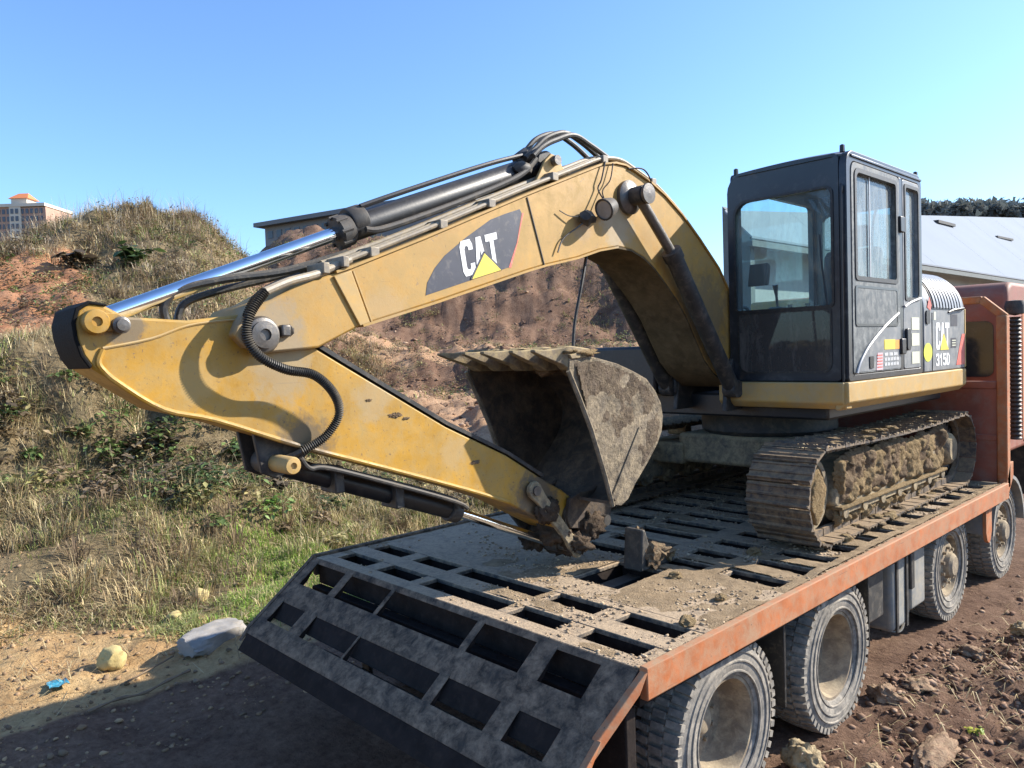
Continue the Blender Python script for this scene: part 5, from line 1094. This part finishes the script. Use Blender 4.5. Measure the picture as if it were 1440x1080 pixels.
# ------------------------------------------------------------------ plants and soil litter
def blade_field(name, x, y, h, w, lean, cols, label, cat, rough=.8, curl=.6, zoff=-.01, az=None):
    n = len(x); z = H(x, y) + zoff; base = np.stack([x, y, z], -1)
    a = rng.uniform(0, 2 * np.pi, n) if az is None else az
    d = np.stack([np.cos(a), np.sin(a), np.zeros(n)], -1); s = np.stack([-np.sin(a), np.cos(a), np.zeros(n)], -1)
    lean = np.asarray(lean); h = np.asarray(h); w = np.asarray(w)
    mid = base + d * (h * lean * .35)[:, None] + np.array([0, 0, 1]) * (h * .55)[:, None]
    tip = base + d * (h * lean * (.7 + curl * rng.random(n)))[:, None] + np.array([0, 0, 1]) * (h * np.clip(1.05 - lean * .45, .15, 1))[:, None]
    W = s * (w * .5)[:, None]
    vs = np.stack([base - W, base + W, mid + W * .8, mid - W * .8, tip], 1).reshape(-1, 3)
    c = np.concatenate([cols, np.ones((n, 1))], 1); c5 = np.repeat(c, 5, 0)
    return tri_mesh(name, vs, 5, [(0, 1, 2, 3), (3, 2, 4)], c5, mat_attr('grass_blade', rough, .25), label, cat)
def pick(pal, n, jit=.25):
    pal = np.array(pal); c = pal[rng.integers(0, len(pal), n)]; return np.clip(c * rng.uniform(1 - jit, 1 + jit, (n, 1)), 0, 1)
STRAW = [(.52, .42, .23), (.60, .50, .30), (.42, .32, .17), (.34, .25, .14), (.56, .46, .25)]
OLIVE = [(.22, .26, .08), (.30, .32, .11), (.18, .21, .07), (.38, .37, .16)]
GREEN = [(.20, .36, .05), (.27, .45, .06), (.14, .26, .04), (.38, .50, .12)]
BROWN = [(.24, .17, .11), (.31, .23, .145), (.18, .13, .085)]
def fan(n, q0, q1, v0, v1, p=1.0):
    v = v0 + (v1 - v0) * rng.random(n) ** p; q = rng.uniform(q0, q1, n); return xy(q * v, v) + (q, v)

def tufts(name, cx, cy, rad, nb, hmin, hmax, w0, w1, pals, label, cat, lean=(.1, 1.2)):
    """clumps: each clump has its own colour family, blades splay out from its centre"""
    k = len(cx); nb = np.asarray(nb); idx = np.repeat(np.arange(k), nb); n = len(idx)
    r = rng.random(n) ** .7 * rad[idx]; a = rng.uniform(0, 2 * np.pi, n); x = cx[idx] + r * np.cos(a); y = cy[idx] + r * np.sin(a)
    hs = rng.uniform(hmin, hmax, k)[idx] * rng.uniform(.45, 1.1, n); fam = rng.integers(0, len(pals), k)[idx]
    cols = np.zeros((n, 3)); g = rng.uniform(.7, 1.25, k)[idx][:, None]
    for i, p in enumerate(pals): m = fam == i; cols[m] = pick(p, int(m.sum()), .2)
    blade_field(name, x, y, hs, rng.uniform(w0, w1, n), rng.uniform(*lean, n), np.clip(cols * g, 0, 1), label, cat, az=a + rng.normal(0, .7, n))
def scatter_plants():
    # weedy bank left of the truck: a thin carpet with clumps standing in it
    n = 130000; x, y, q, v = fan(n, -.74, .05, 7.4, 19.5, 1.1); den = fbm(x, y, 1.1, 4)
    keep = (x < -3.1) & ~((v < 10.9) & (q > -.43) & (rng.random(n) > .15)) & (rng.random(n) < np.clip(.30 + 2.2 * den + .25 * ss(8, 10, v), .02, 1)) & ~((v > 16.5) & (q > -.33) & (rng.random(n) > .12)) & ~((v > 17) & (q <= -.33) & (rng.random(n) > .25))
    x, y, q, v, den = x[keep], y[keep], q[keep], v[keep], den[keep]; n = len(x)
    mixv = fbm(x, y, 1.8, 3); cs = pick(STRAW, n); co = pick(OLIVE, n); cb = pick(BROWN, n); r = rng.random(n)
    gre = np.clip(.36 + 1.9 * mixv + .25 * ss(.0, 2.0, 11.5 - v), .05, .9); cols = np.where((r < gre)[:, None], co, np.where((rng.random(n) < .22)[:, None], cb, cs))
    blade_field('bank_grass', x, y, rng.uniform(.04, .17, n) * (1 + .8 * np.clip(den, 0, 1)), rng.uniform(.006, .013, n), rng.uniform(.3, 1.9, n), cols, 'mixed straw and olive weeds covering the bank left of the truck', 'grass')
    k = 2700; x, y, q, v = fan(k, -.74, .02, 8.2, 18.5, 1.0); keep = (x < -3.4) & (fbm(x, y, 1.5, 3) > -.12) & ~((v > 16.3) & (q > -.3)) & ~((v < 10.8) & (q > -.40) & (rng.random(k) > .08)); x, y = x[keep], y[keep]; k = len(x)
    tufts('weed_tufts', x, y, rng.uniform(.06, .26, k), rng.integers(14, 48, k), .10, .44, .006, .014, [STRAW, STRAW, OLIVE, BROWN + STRAW[2:4], BROWN, STRAW + OLIVE, STRAW], 'straw and olive tufts standing out of the bank left of the truck', 'grass')
    k = 420; x, y, q, v = fan(k, -.74, .0, 10.8, 16.5, 1.0); keep = x < -4; x, y = x[keep], y[keep]; k = len(x)
    tufts('long_straw', x, y, rng.uniform(.05, .2, k), rng.integers(4, 12, k), .35, .8, .005, .009, [STRAW, [(.55, .47, .30), (.5, .42, .26)]], 'long dry stalks leaning over the bank', 'grass', (.5, 2.0))
    # short bright grass at the foot of the bank
    n = 90000; x, y, q, v = fan(n, -.47, -.02, 7.8, 11.9, .95); den = fbm(x, y, .9, 4)
    keep = (x < -2.75) & (rng.random(n) < np.clip(.85 + 1.6 * den - .80 * ss(-.30, -.45, q) - .9 * ss(10.0, 11.6, v), 0, 1)); x, y = x[keep], y[keep]; n = len(x)
    blade_field('green_grass', x, y, rng.uniform(.05, .15, n), rng.uniform(.006, .012, n), rng.uniform(.1, 1.1, n), pick(GREEN + OLIVE[:2] + STRAW[:2] + [(.28, .34, .08)], n), 'patch of short bright green grass beside the ramp', 'grass')
    # dry scrub over the mound: ragged clumps, earth showing between
    k = 9000; u = rng.uniform(-27, -6.0, k); v = 17.5 + 22.5 * rng.random(k) ** .8; x, y = xy(u, v); den = fbm(x, y, 3.0, 4); qq = u / v
    keep = (rng.random(k) < np.clip(.70 + 1.3 * den, .05, 1)) & ~((qq < -.54 + .06 * den) & (v < 27)) & (qq > -.95); x, y = x[keep], y[keep]; k = len(x)
    tufts('dry_grass', x, y, rng.uniform(.12, .6, k), rng.integers(8, 34, k), .14, .62, .012, .030, [STRAW, STRAW[2:4] + BROWN, BROWN, OLIVE + BROWN, STRAW + BROWN, [(.36, .29, .2), (.44, .36, .26)]], 'dry feathery grass covering the mound', 'grass', (.1, 1.7))
    k = 420; u = -17.2 + 4.5 * rng.uniform(-1, 1, k); v = 35 + 4.5 * rng.uniform(-1, 1, k); x, y = xy(u, v)
    tufts('dry_plumes', x, y, rng.uniform(.1, .5, k), rng.integers(4, 14, k), .7, 1.5, .008, .018, [STRAW, [(.55, .48, .36), (.48, .41, .30)], BROWN], 'tall thin plumes standing on top of the mound', 'grass', (.1, .9))
    # sparse scrub on the cut slope and the dirt bench
    n = 90000; x, y, q, v = fan(n, -.42, .32, 22, 58); den = fbm(x, y, 5, 4); keep = rng.random(n) < np.clip(.10 + 1.2 * den - .22 * (v < 42), .012, .9); x, y, v = x[keep], y[keep], v[keep]; n = len(x)
    blade_field('slope_scrub', x, y, rng.uniform(.10, .42, n), rng.uniform(.018, .045, n), rng.uniform(.4, 1.9, n), pick(BROWN + BROWN + STRAW[2:4] + OLIVE[:2], n), 'sparse brown scrub on the cut slope behind the boom', 'scrub')
    # litter of straw lying on the bare soil
    n = 5000; x, y, q, v = fan(n, -.80, -.05, 4.6, 11, .9); keep = (x < -3.0) & (rng.random(n) < .35 + 1.6 * fbm(x, y, .8, 3)); x, y = x[keep], y[keep]; n = len(x)
    blade_field('straw_litter', x, y, rng.uniform(.05, .18, n), rng.uniform(.004, .009, n), rng.uniform(1.9, 2.1, n), pick(STRAW + BROWN, n), 'dry straw scattered over the bare soil', 'straw', zoff=.006)
    n = 3500; x = rng.uniform(1.6, 5.0, n); y = rng.uniform(.5, 11, n)
    blade_field('straw_bits', x, y, rng.uniform(.03, .14, n), rng.uniform(.003, .008, n), rng.uniform(1.6, 2.1, n), pick(STRAW, n), 'bits of pale straw on the churned red earth', 'straw', zoff=.01)
scatter_plants()
def scrub_mass(name, spots, label, cat):
    """leafy scrub too tangled to count: clumps of small bent leaves, each clump its own tone"""
    L = []; C = []
    for (x, y, size, nl, pal) in spots:
        z = float(H(x, y)); c0 = pal[random.randrange(len(pal))]; g0 = random.uniform(.7, 1.3)
        for k in range(nl):
            a = random.uniform(0, 6.28); r = size * random.random() ** .6; p = V(x + r * math.cos(a), y + r * math.sin(a), z + size * random.random() ** .8 * (1.1 - .6 * r / size))
            aa = random.uniform(0, 6.28); l = random.uniform(.045, .13) * (1 + size * .3); d = V(math.cos(aa), math.sin(aa), random.uniform(-.6, .6)).normalized(); s = d.cross(V(random.uniform(-.5, .5), random.uniform(-.5, .5), 1)).normalized() * l * .3
            L += [p, p + d * l * .5 + s, p + d * l - V(0, 0, l * .25), p + d * l * .5 - s]; g = g0 * random.uniform(.65, 1.35); C += [(min(1, c0[0] * g), min(1, c0[1] * g), min(1, c0[2] * g), 1)] * 4
    return tri_mesh(name, np.array([tuple(p) for p in L]), 4, [(0, 1, 2), (0, 2, 3)], np.array(C), mat_attr('leaf', .55, .25, .4), label, cat)
def bank_scrub():
    PG = [(.10, .15, .045), (.14, .20, .06), (.075, .11, .035)]; PB = [(.20, .145, .085), (.28, .21, .12), (.14, .105, .065)]; PO = [(.28, .26, .10), (.36, .31, .14)]
    n = 640; x, y, q, v = fan(n, -.74, -.0, 10.0, 16.5, 1.0); f = fbm(x, y, 2.0, 3); sp = []
    for i in range(n):
        if x[i] > -4.2 or f[i] < -.16 or (v[i] < 10.7 and q[i] > -.40): continue
        pal = (PG, PB, PO, PB)[int(rng.integers(0, 4))] if q[i] > -.30 or rng.random() < .4 else (PG, PG, PB)[int(rng.integers(0, 3))]
        sp.append((float(x[i]), float(y[i]), float(rng.uniform(.10, .40)), int(rng.integers(40, 110)), pal))
    scrub_mass('bank_scrub', sp, 'tangle of dark green and withered brown scrub on the steep bank', 'scrub')
    sp = []; n = 420; u = rng.uniform(-26, -7, n); v = rng.uniform(20, 38, n); x, y = xy(u, v)
    for i in range(n): sp.append((float(x[i]), float(y[i]), float(rng.uniform(.25, .8)), 70, (PB, PB, PO, PG)[int(rng.integers(0, 4))]))
    scrub_mass('mound_scrub', sp, 'dark withered scrub dotted over the mound', 'scrub')
    sp = []; n = 620; x, y, q, v = fan(n, -.40, .25, 30, 57)
    for i in range(n): sp.append((float(x[i]), float(y[i]), float(rng.uniform(.2, .7)), 45, (PB, PB, PO, PG)[int(rng.integers(0, 4))]))
    scrub_mass('slope_bushes', sp, 'low brown and olive bushes dotted over the cut slope', 'scrub')
bank_scrub()

# clods: jittered 12-corner lumps
_t = (1 + 5 ** .5) / 2
ICO = np.array([(-1, _t, 0), (1, _t, 0), (-1, -_t, 0), (1, -_t, 0), (0, -1, _t), (0, 1, _t), (0, -1, -_t), (0, 1, -_t), (_t, 0, -1), (_t, 0, 1), (-_t, 0, -1), (-_t, 0, 1)]) / 1.9
ICOF = [(0, 11, 5), (0, 5, 1), (0, 1, 7), (0, 7, 10), (0, 10, 11), (1, 5, 9), (5, 11, 4), (11, 10, 2), (10, 7, 6), (7, 1, 8), (3, 9, 4), (3, 4, 2), (3, 2, 6), (3, 6, 8), (3, 8, 9), (4, 9, 5), (2, 4, 11), (6, 2, 10), (8, 6, 7), (9, 8, 1)]
def clods(name, pos, size, cols, label, cat, flat_=.7, parent=None, rough=.95):
    n = len(pos); P = ICO[None] * rng.uniform(.6, 1.35, (n, 12, 1)) * rng.uniform(.7, 1.3, (n, 1, 3)); P[:, :, 2] *= flat_
    vs = (P * size[:, None, None] + pos[:, None, :]).reshape(-1, 3); c = np.repeat(np.concatenate([cols, np.ones((n, 1))], 1), 12, 0)
    return tri_mesh(name, vs, 12, ICOF, c, mat_attr('clod_soil', rough, 0, .1), label, cat, parent)
RED = [(.19, .115, .078), (.26, .165, .11), (.13, .08, .057), (.34, .235, .16), (.24, .155, .105)]
def scatter_clods():
    n = 34000; x = 1.35 + 4.6 * rng.random(n) ** 1.2; y = rng.uniform(.2, 12, n); keep = rng.random(n) < np.clip(.45 + 1.6 * fbm(x, y, 1.1, 3), .08, 1); x, y = x[keep], y[keep]; n = len(x)
    s = .004 + .034 * rng.random(n) ** 5.5; clods('soil_clods', np.stack([x, y, H(x, y) + s * .2], -1), s, pick(RED, n), 'red-brown clods of churned earth right of the truck', 'soil')
    n = 5000; x, y, q, v = fan(n, -.8, .0, 4.6, 10, 1); keep = (x < -1.9) | (y < -1.5); x, y = x[keep], y[keep]; n = len(x)
    s = .004 + .03 * rng.random(n) ** 5; clods('soil_crumbs', np.stack([x, y, H(x, y) + s * .2], -1), s, pick([(.26, .17, .10), (.34, .23, .13), (.20, .14, .09)], n), 'small tan crumbs of soil on the ground behind the ramp', 'soil')
    n = 6000; x, y, q, v = fan(n, -.36, .3, 18, 56); s = .02 + .14 * rng.random(n) ** 7; clods('slope_clods', np.stack([x, y, H(x, y)], -1), s, pick(RED, n), 'reddish lumps of earth on the slope behind the boom', 'soil')
    # dry earth carried up on the near track
    n = 5200; x = rng.uniform(.76, 1.24, n); y = rng.uniform(2.55, 6.05, n); keep = rng.random(n) < np.clip(.45 + 1.5 * fbm(x, y, .5, 3) + .3 * ss(.9, 1.2, x), .05, 1); x, y = x[keep], y[keep]; n = len(x)
    s = .003 + .016 * rng.random(n) ** 3.5; clods('track_dirt', np.stack([x, y, 1.515 + .355 + .016 + s * .2 - .028 * np.sin(np.pi * (y - 2.68) / 3.18).clip(0)], -1), s, pick([(.36, .27, .16), (.28, .2, .12), (.42, .33, .2)], n), 'dry crumbs of earth lying on the near crawler track', 'dirt', .6)
    # dry dirt spilled on the deck
    n = 44000; x = rng.uniform(-1.7, 1.46, n); y = rng.uniform(.0, 6.3, n)
    den = fbm(x, y, .55, 4) + .28 * ss(.2, 1.1, x) + .15 * ss(.7, 1.6, y) - .25 * ss(.25, .0, y)
    hole = np.zeros(n, bool)
    for (ya, yb) in ROWS:
        for (xa, xb) in cols_x: hole |= (x > xa) & (x < xb) & (y > ya) & (y < yb)
    hole |= (x > .20) & (x < .60) & (y > .92) & (y < 1.44)
    yy = 1.60
    while yy < 6.0:
        for (xa, xb) in ((-1.5, -1.0), (-.9, -.45), (-.35, .25), (.43, .79), (.95, 1.36)): hole |= (x > xa) & (x < xb) & (y > yy) & (y < yy + .17)
        yy += .36
    keep = (~hole) & (rng.random(n) < np.clip(.12 + 1.3 * den, .02, 1)); x, y = x[keep], y[keep]; n = len(x)
    s = .0025 + .0125 * rng.random(n) ** 4.5; clods('deck_dirt', np.stack([x, y, HD + .004 + s * .15], -1), s, pick([(.36, .27, .175), (.43, .33, .215), (.26, .19, .12), (.32, .24, .16)], n), 'dry tan dirt crumbs spilled over the truck deck', 'dirt', .6)
scatter_clods()
def dirt_drift():
    # thin drifts of dry earth lying on the deck plates, thicker along the near rail and beside the track
    xs = np.arange(-1.70, 1.465, .018); ys = np.arange(.02, 6.34, .018); X, Y = np.meshgrid(xs, ys, indexing='ij')
    h = fbm(X, Y, .42, 5, .62) * 1.1 + .10 * vnoise(X / .02, Y / .02) - .10 + .34 * ss(.1, .8, X) * ss(.6, .9, Y) + .25 * ss(1.3, 1.46, X) - .30 * ss(.3, -.6, X) - .35 * ss(.30, .0, Y) + .15 * ss(2.2, 2.6, Y) * ss(1.0, 1.25, X)
    Z = HD + .0015 + np.maximum(-.004, .022 * h); bad = np.zeros(X.shape, bool)
    def rect(xa, xb, ya, yb): bad.__ior__((X > xa - .006) & (X < xb + .006) & (Y > ya - .006) & (Y < yb + .006))
    for (ya, yb) in ROWS:
        for (xa, xb) in cols_x: rect(xa, xb, ya, yb)
    rect(.20, .60, .92, 1.44); yy = 1.60
    while yy < 6.0:
        for (xa, xb) in ((-1.5, -1.0), (-.9, -.45), (-.35, .25), (.43, .79), (.95, 1.36)): rect(xa, xb, yy, yy + .17)
        yy += .36
    nx, ny = X.shape; idx = np.arange(nx * ny).reshape(nx, ny); q = np.stack([idx[:-1, :-1], idx[1:, :-1], idx[1:, 1:], idx[:-1, 1:]], -1).reshape(-1, 4)
    zf = Z.ravel()[q].max(1) > HD + .003; ok = zf & ~bad.ravel()[q].any(1); q = q[ok]
    used, inv = np.unique(q, return_inverse=True); co = np.stack([X.ravel()[used], Y.ravel()[used], Z.ravel()[used]], -1)
    me = bpy.data.meshes.new('dirt_drift'); me.from_pydata(co.tolist(), [], inv.reshape(-1, 4).tolist()); me.shade_smooth(); me.materials.append(M_DRIFT)
    o = bpy.data.objects.new('dirt_drift', me); COL.objects.link(o); tag(o, 'thin drifts of dry earth lying on the truck deck', 'dirt', kind='stuff')
M_DRIFT = mat('dry_drift', (.34, .25, .155), .97, var=.35, dust=(.42, .32, .21), amt=.5, scale=11, bump=1.0, bscale=90, bdist=.02, spec=.05)
dirt_drift()

# broad-leaved weeds on the bank, each a plant
def leaf_plant(x, y, size, nleaf, pal, label, seed, up=.6):
    rs = random.Random(seed); z = float(H(x, y)); root = thing('weed_plant', (x, y, z - .02), label, 'plant', 'broad-leaved weeds on the bank')
    st = MB(); L = []; C = []
    for k in range(max(3, nleaf // 9)):
        a = rs.uniform(0, 6.28); t = V(math.cos(a) * size * rs.uniform(.15, .55), math.sin(a) * size * rs.uniform(.15, .55), size * rs.uniform(.45, 1.0) * up)
        b = V(x, y, z - .02); st.tube([b, b + t * .5 + V(0, 0, size * .1), b + t], [.012 * size, .009 * size, .004 * size], 5)
        for j in range(9):
            f = rs.uniform(.25, 1.05); p = b + t * f + V(0, 0, size * .1 * (1 - abs(2 * f - 1)))
            aa = rs.uniform(0, 6.28); l = size * rs.uniform(.16, .34); d = V(math.cos(aa), math.sin(aa), rs.uniform(-.5, .55)).normalized(); s = d.cross(V(rs.uniform(-.4, .4), rs.uniform(-.4, .4), 1)).normalized(); n = s.cross(d)
            w = l * rs.uniform(.28, .42)
            L += [p, p + d * l * .35 + s * w - n * w * .15, p + d * l * .4 + n * w * .2 - n * l * .05, p + d * l * .35 - s * w - n * w * .15, p + d * l * .78 + s * w * .6 - n * l * .12, p + d * l * .78 - s * w * .6 - n * l * .12, p + d * l - n * l * .28]
            c = pal[rs.randrange(len(pal))]; g = rs.uniform(.7, 1.3); C += [(c[0] * g, c[1] * g, c[2] * g, 1)] * 7
    st.build('stem', mat('weed_stem', (.16, .15, .07), .8, bump=0), root)
    o = tri_mesh('leaves', np.array([tuple(p - Vector((x, y, z - .02))) for p in L]), 7, [(0, 1, 2), (0, 2, 3), (1, 4, 2), (2, 5, 3), (2, 4, 6), (2, 6, 5)], np.array(C), mat_attr('leaf', .55, .25, .4), parent=root)
LG = [(.055, .095, .028), (.08, .13, .035), (.045, .07, .025)]; LB = [(.10, .22, .03), (.15, .27, .05)]; LK = [(.10, .075, .05), (.075, .06, .04), (.13, .10, .06)]
def at(px, py, v):
    p = pix(px, py, v); return p.x, p.y
for i, (px, v, sz, nl, pal, lab) in enumerate((
    (285, 12.6, .85, 80, LG, 'tall dark green leafy weed under the elbow of the stick'),
    (330, 12.2, .60, 60, LG, 'dark leafy weed between the stick and the green grass'),
    (225, 11.8, .70, 70, LK, 'withered brown leafy weed below the tall dark one'),
    (265, 11.2, .55, 55, LK, 'small withered weed at the foot of the bank'),
    (172, 11.4, .34, 30, LB, 'small bright green weed with pale leaves on the bank'),
    (372, 11.0, .34, 26, LB, 'bright green weed beside the short grass'),
    (385, 11.6, .62, 55, LK, 'brown tangled weed below the bucket cylinder'),
    (100, 12.8, .5, 45, LG, 'dark green weed near the left edge'),
    (455, 11.8, .6, 50, LG, 'olive weed under the bucket cylinder barrel'),
    (640, 15.5, .45, 36, LB, 'green leafy weed left of the bucket'),
    (500, 16.5, .8, 60, LG, 'grey-green bush behind the gap under the boom'),
    (190, 27, 1.5, 90, LG, 'dark green bush at the foot of the mound'),
    (120, 27, 1.6, 90, LK, 'dark withered bush at the left foot of the mound'),
    (370, 46, 2.2, 80, LG, 'green shrub on the crest beside the grey hall'))):
    x, y = at(px, 500, v); leaf_plant(x, y, sz, nl, pal, lab, 50 + i)
for i, (x, y, sz, lab) in enumerate(((1.66, 1.62, .13, 'tiny yellow-green seedling beside the second wheel'), (2.12, 2.95, .14, 'tiny yellow-green seedling near the lower right corner'))):
    leaf_plant(x, y, sz, 18, [(.42, .42, .05), (.25, .33, .05)], lab, 90 + i)

# stones, blocks and rubbish
def ground_z(x, y): return float(H(x, y))
def stone(name, x, y, size, seed, mt, label, cat, sub=3, amp=.3, sink=.35):
    z = ground_z(x, y); return tag(MB().lump((x, y, z + size[2] * (1 - sink)), size, seed, sub, amp, 1.4).build(name, mt, loc=(x, y, z), sharp=60), label, cat)
M_STONE = mat('pale_stone', (.44, .35, .15), .9, var=.2, dust=(.42, .33, .18), amt=.4, scale=9, bump=.4, bscale=30, bdist=.02)
M_CONC = mat('concrete', (.27, .255, .235), .95, var=.3, dust=(.34, .285, .21), amt=.4, scale=7, bump=.3, bscale=40)
M_CLOD = mat('red_clod', (.24, .15, .10), .95, var=.35, dust=(.42, .31, .2), amt=.5, up=.3, scale=9, bump=.9, bscale=28, bdist=.03, spec=.1)
M_TANC = mat('tan_clod', (.38, .29, .17), .95, var=.3, dust=(.46, .37, .23), amt=.5, up=.3, scale=9, bump=.9, bscale=30, bdist=.03, spec=.1)
stone('round_stone', -3.90, -.95, (.13, .12, .12), 5, M_STONE, 'round yellowish stone lying left of the shadow edge', 'stone', amp=.30, sink=.3)
zc = ground_z(-3.62, -.12)
cb = MB().lump((0, 0, .02), (.21, .40, .13), 9, 4, .18, 2.2); cb.v = [(max(-.15, min(.15, p[0])), max(-.33, min(.33, p[1])), max(-.08, min(.11, p[2])) + .012 * noise.noise(Vector(p) * 14)) for p in cb.v]; rm = Matrix.Rotation(R(24), 4, 'Z') @ Matrix.Rotation(R(6), 4, 'Y'); cb.v = [tuple(rm @ Vector(p) + V(-3.62, -.12, zc + .05)) for p in cb.v]
tag(cb.build('concrete_block', M_CONC, loc=(-3.62, -.12, zc), sharp=40), 'pale grey concrete block lying beside the ramp corner', 'block')
stone('stone', -4.05, .18, (.13, .08, .05), 12, M_STONE, 'flat pale stone behind the concrete block', 'stone')
stone('stone', -5.2, .35, (.13, .11, .08), 13, M_STONE, 'tan stone on the grass above the concrete block', 'stone')
stone('stone', -4.7, -.1, (.07, .07, .06), 16, M_STONE, 'small tan stone between the block and the bank', 'stone')
# blue wrapper
wx, wy = -3.66, -1.44; wz = ground_z(wx, wy); vs = []
for i in range(9):
    for j in range(6): vs.append((wx + (i - 4) * .022, wy + (j - 2.5) * .03, wz + .03 + .035 * noise.noise(Vector((i * .7, j * .9, 3)))))
tag(MB().add(vs, [(i * 6 + j, (i + 1) * 6 + j, (i + 1) * 6 + j + 1, i * 6 + j + 1) for i in range(8) for j in range(5)]).build('plastic_wrapper', mat('blue_film', (.05, .30, .42), .3, var=.6, dust=(.45, .5, .5), amt=.4, scale=25, bump=0), loc=(wx, wy, wz)), 'crumpled blue plastic wrapper on the soil at far left', 'wrapper')
pts = [(-2.92, -1.40), (-2.98, -1.15), (-3.02, -.95), (-3.10, -.72), (-3.2, -.5)]
tag(MB().tube(smooth_path([(x, y, ground_z(x, y) + .03 + .02 * (i % 2)) for i, (x, y) in enumerate(pts)], 4), [.012 + .004 * math.sin(i * 1.7) for i in range(17)], 6).build('branch', mat('dead_wood', (.20, .14, .085), .9, var=.3, scale=12), loc=(-3.0, -1.0, ground_z(-3.0, -1.0))), 'dead branch lying along the edge of the shadow', 'branch')
pts = [(-3.3, -1.05), (-3.45, -.75), (-3.6, -.5)]
tag(MB().tube(smooth_path([(x, y, ground_z(x, y) + .03) for x, y in pts], 4), .008, 5).build('twig', MATS['dead_wood'], loc=(-3.45, -.75, ground_z(-3.45, -.75))), 'thin dead twig between the round stone and the block', 'twig')
# big clods right of the truck
for i, (x, y, s, mt, lab) in enumerate((
    (1.60, 1.30, (.17, .15, .13), M_TANC, 'large tan clod against the rear wheel'),
    (1.50, 1.62, (.15, .12, .15), M_TANC, 'tan clod between the two rear wheels'),
    (1.72, 1.55, (.13, .13, .10), M_CLOD, 'reddish clod in front of the gap between the rear wheels'),
    (1.86, 1.85, (.09, .08, .07), M_TANC, 'smaller tan clod beside the second wheel'),
    (1.50, 2.95, (.12, .10, .08), M_CLOD, 'clod lying just ahead of the second wheel'),
    (1.62, 3.35, (.12, .14, .06), M_CLOD, 'flat reddish clod below the battery box'),
    (1.72, 4.3, (.14, .12, .08), M_CLOD, 'reddish clod below the grey tanks'),
    (2.30, 3.7, (.10, .09, .06), M_CLOD, 'lone reddish clod out on the churned earth'),
    (1.9, 5.2, (.12, .11, .07), M_TANC, 'tan clod in front of the steer wheel'))):
    stone('earth_clod', x, y, tuple(c * .8 for c in s), 20 + i, mt, lab, 'clod', sub=4, amp=.55, sink=.45)
z = ground_z(2.03, 2.35)
sl = MB().lump((2.03, 2.42, z + .045), (.10, .27, .06), 41, 4, .35, 2.0); tag(sl.build('earth_slab', M_CLOD, loc=(2.03, 2.35, z), sharp=60), 'long slab of reddish earth near the lower right corner', 'clod')
# mud-caked wheel chock on the deck beside the bucket
ck = thing('wheel_chock', (.30, 1.42, HD), 'mud-caked steel wedge chock standing on the deck below the bucket', 'chock')
MB().prism([(1.30, HD + .005), (1.72, HD + .005), (1.70, HD + .05), (1.50, HD + .10), (1.40, HD + .20), (1.36, HD + .30), (1.33, HD + .30)], .34, .50).build('wedge', M_BLKD, ck, bevel=.012)
for k, (x, y, z, s) in enumerate(((.46, 1.55, .10, (.09, .12, .05)), (.40, 1.66, .06, (.12, .10, .045)), (.50, 1.44, .10, (.05, .08, .09)), (.40, 1.40, .20, (.08, .05, .09)))):
    MB().lump((x, y, HD + z), s, 60 + k, 3, .6, 2.2).build('mud', M_MUDD if k != 1 else M_MUD, ck)
for i, (x, y, s, lab) in enumerate(((.86, 2.22, .05, 'dirt lump on the deck before the near track'), (1.22, 1.15, .035, 'small dirt lump on the deck plate near the orange rail'), (.75, 1.35, .04, 'small dirt lump in the middle of the lit deck plate'), (1.30, .66, .045, 'dirt lump by the near corner opening of the deck'))):
    tag(MB().lump((x, y, HD + s * .5), (s, s * 1.2, s * .7), 80 + i, 3, .5).build('dirt_lump', M_MUD, loc=(x, y, HD)), lab, 'clod')
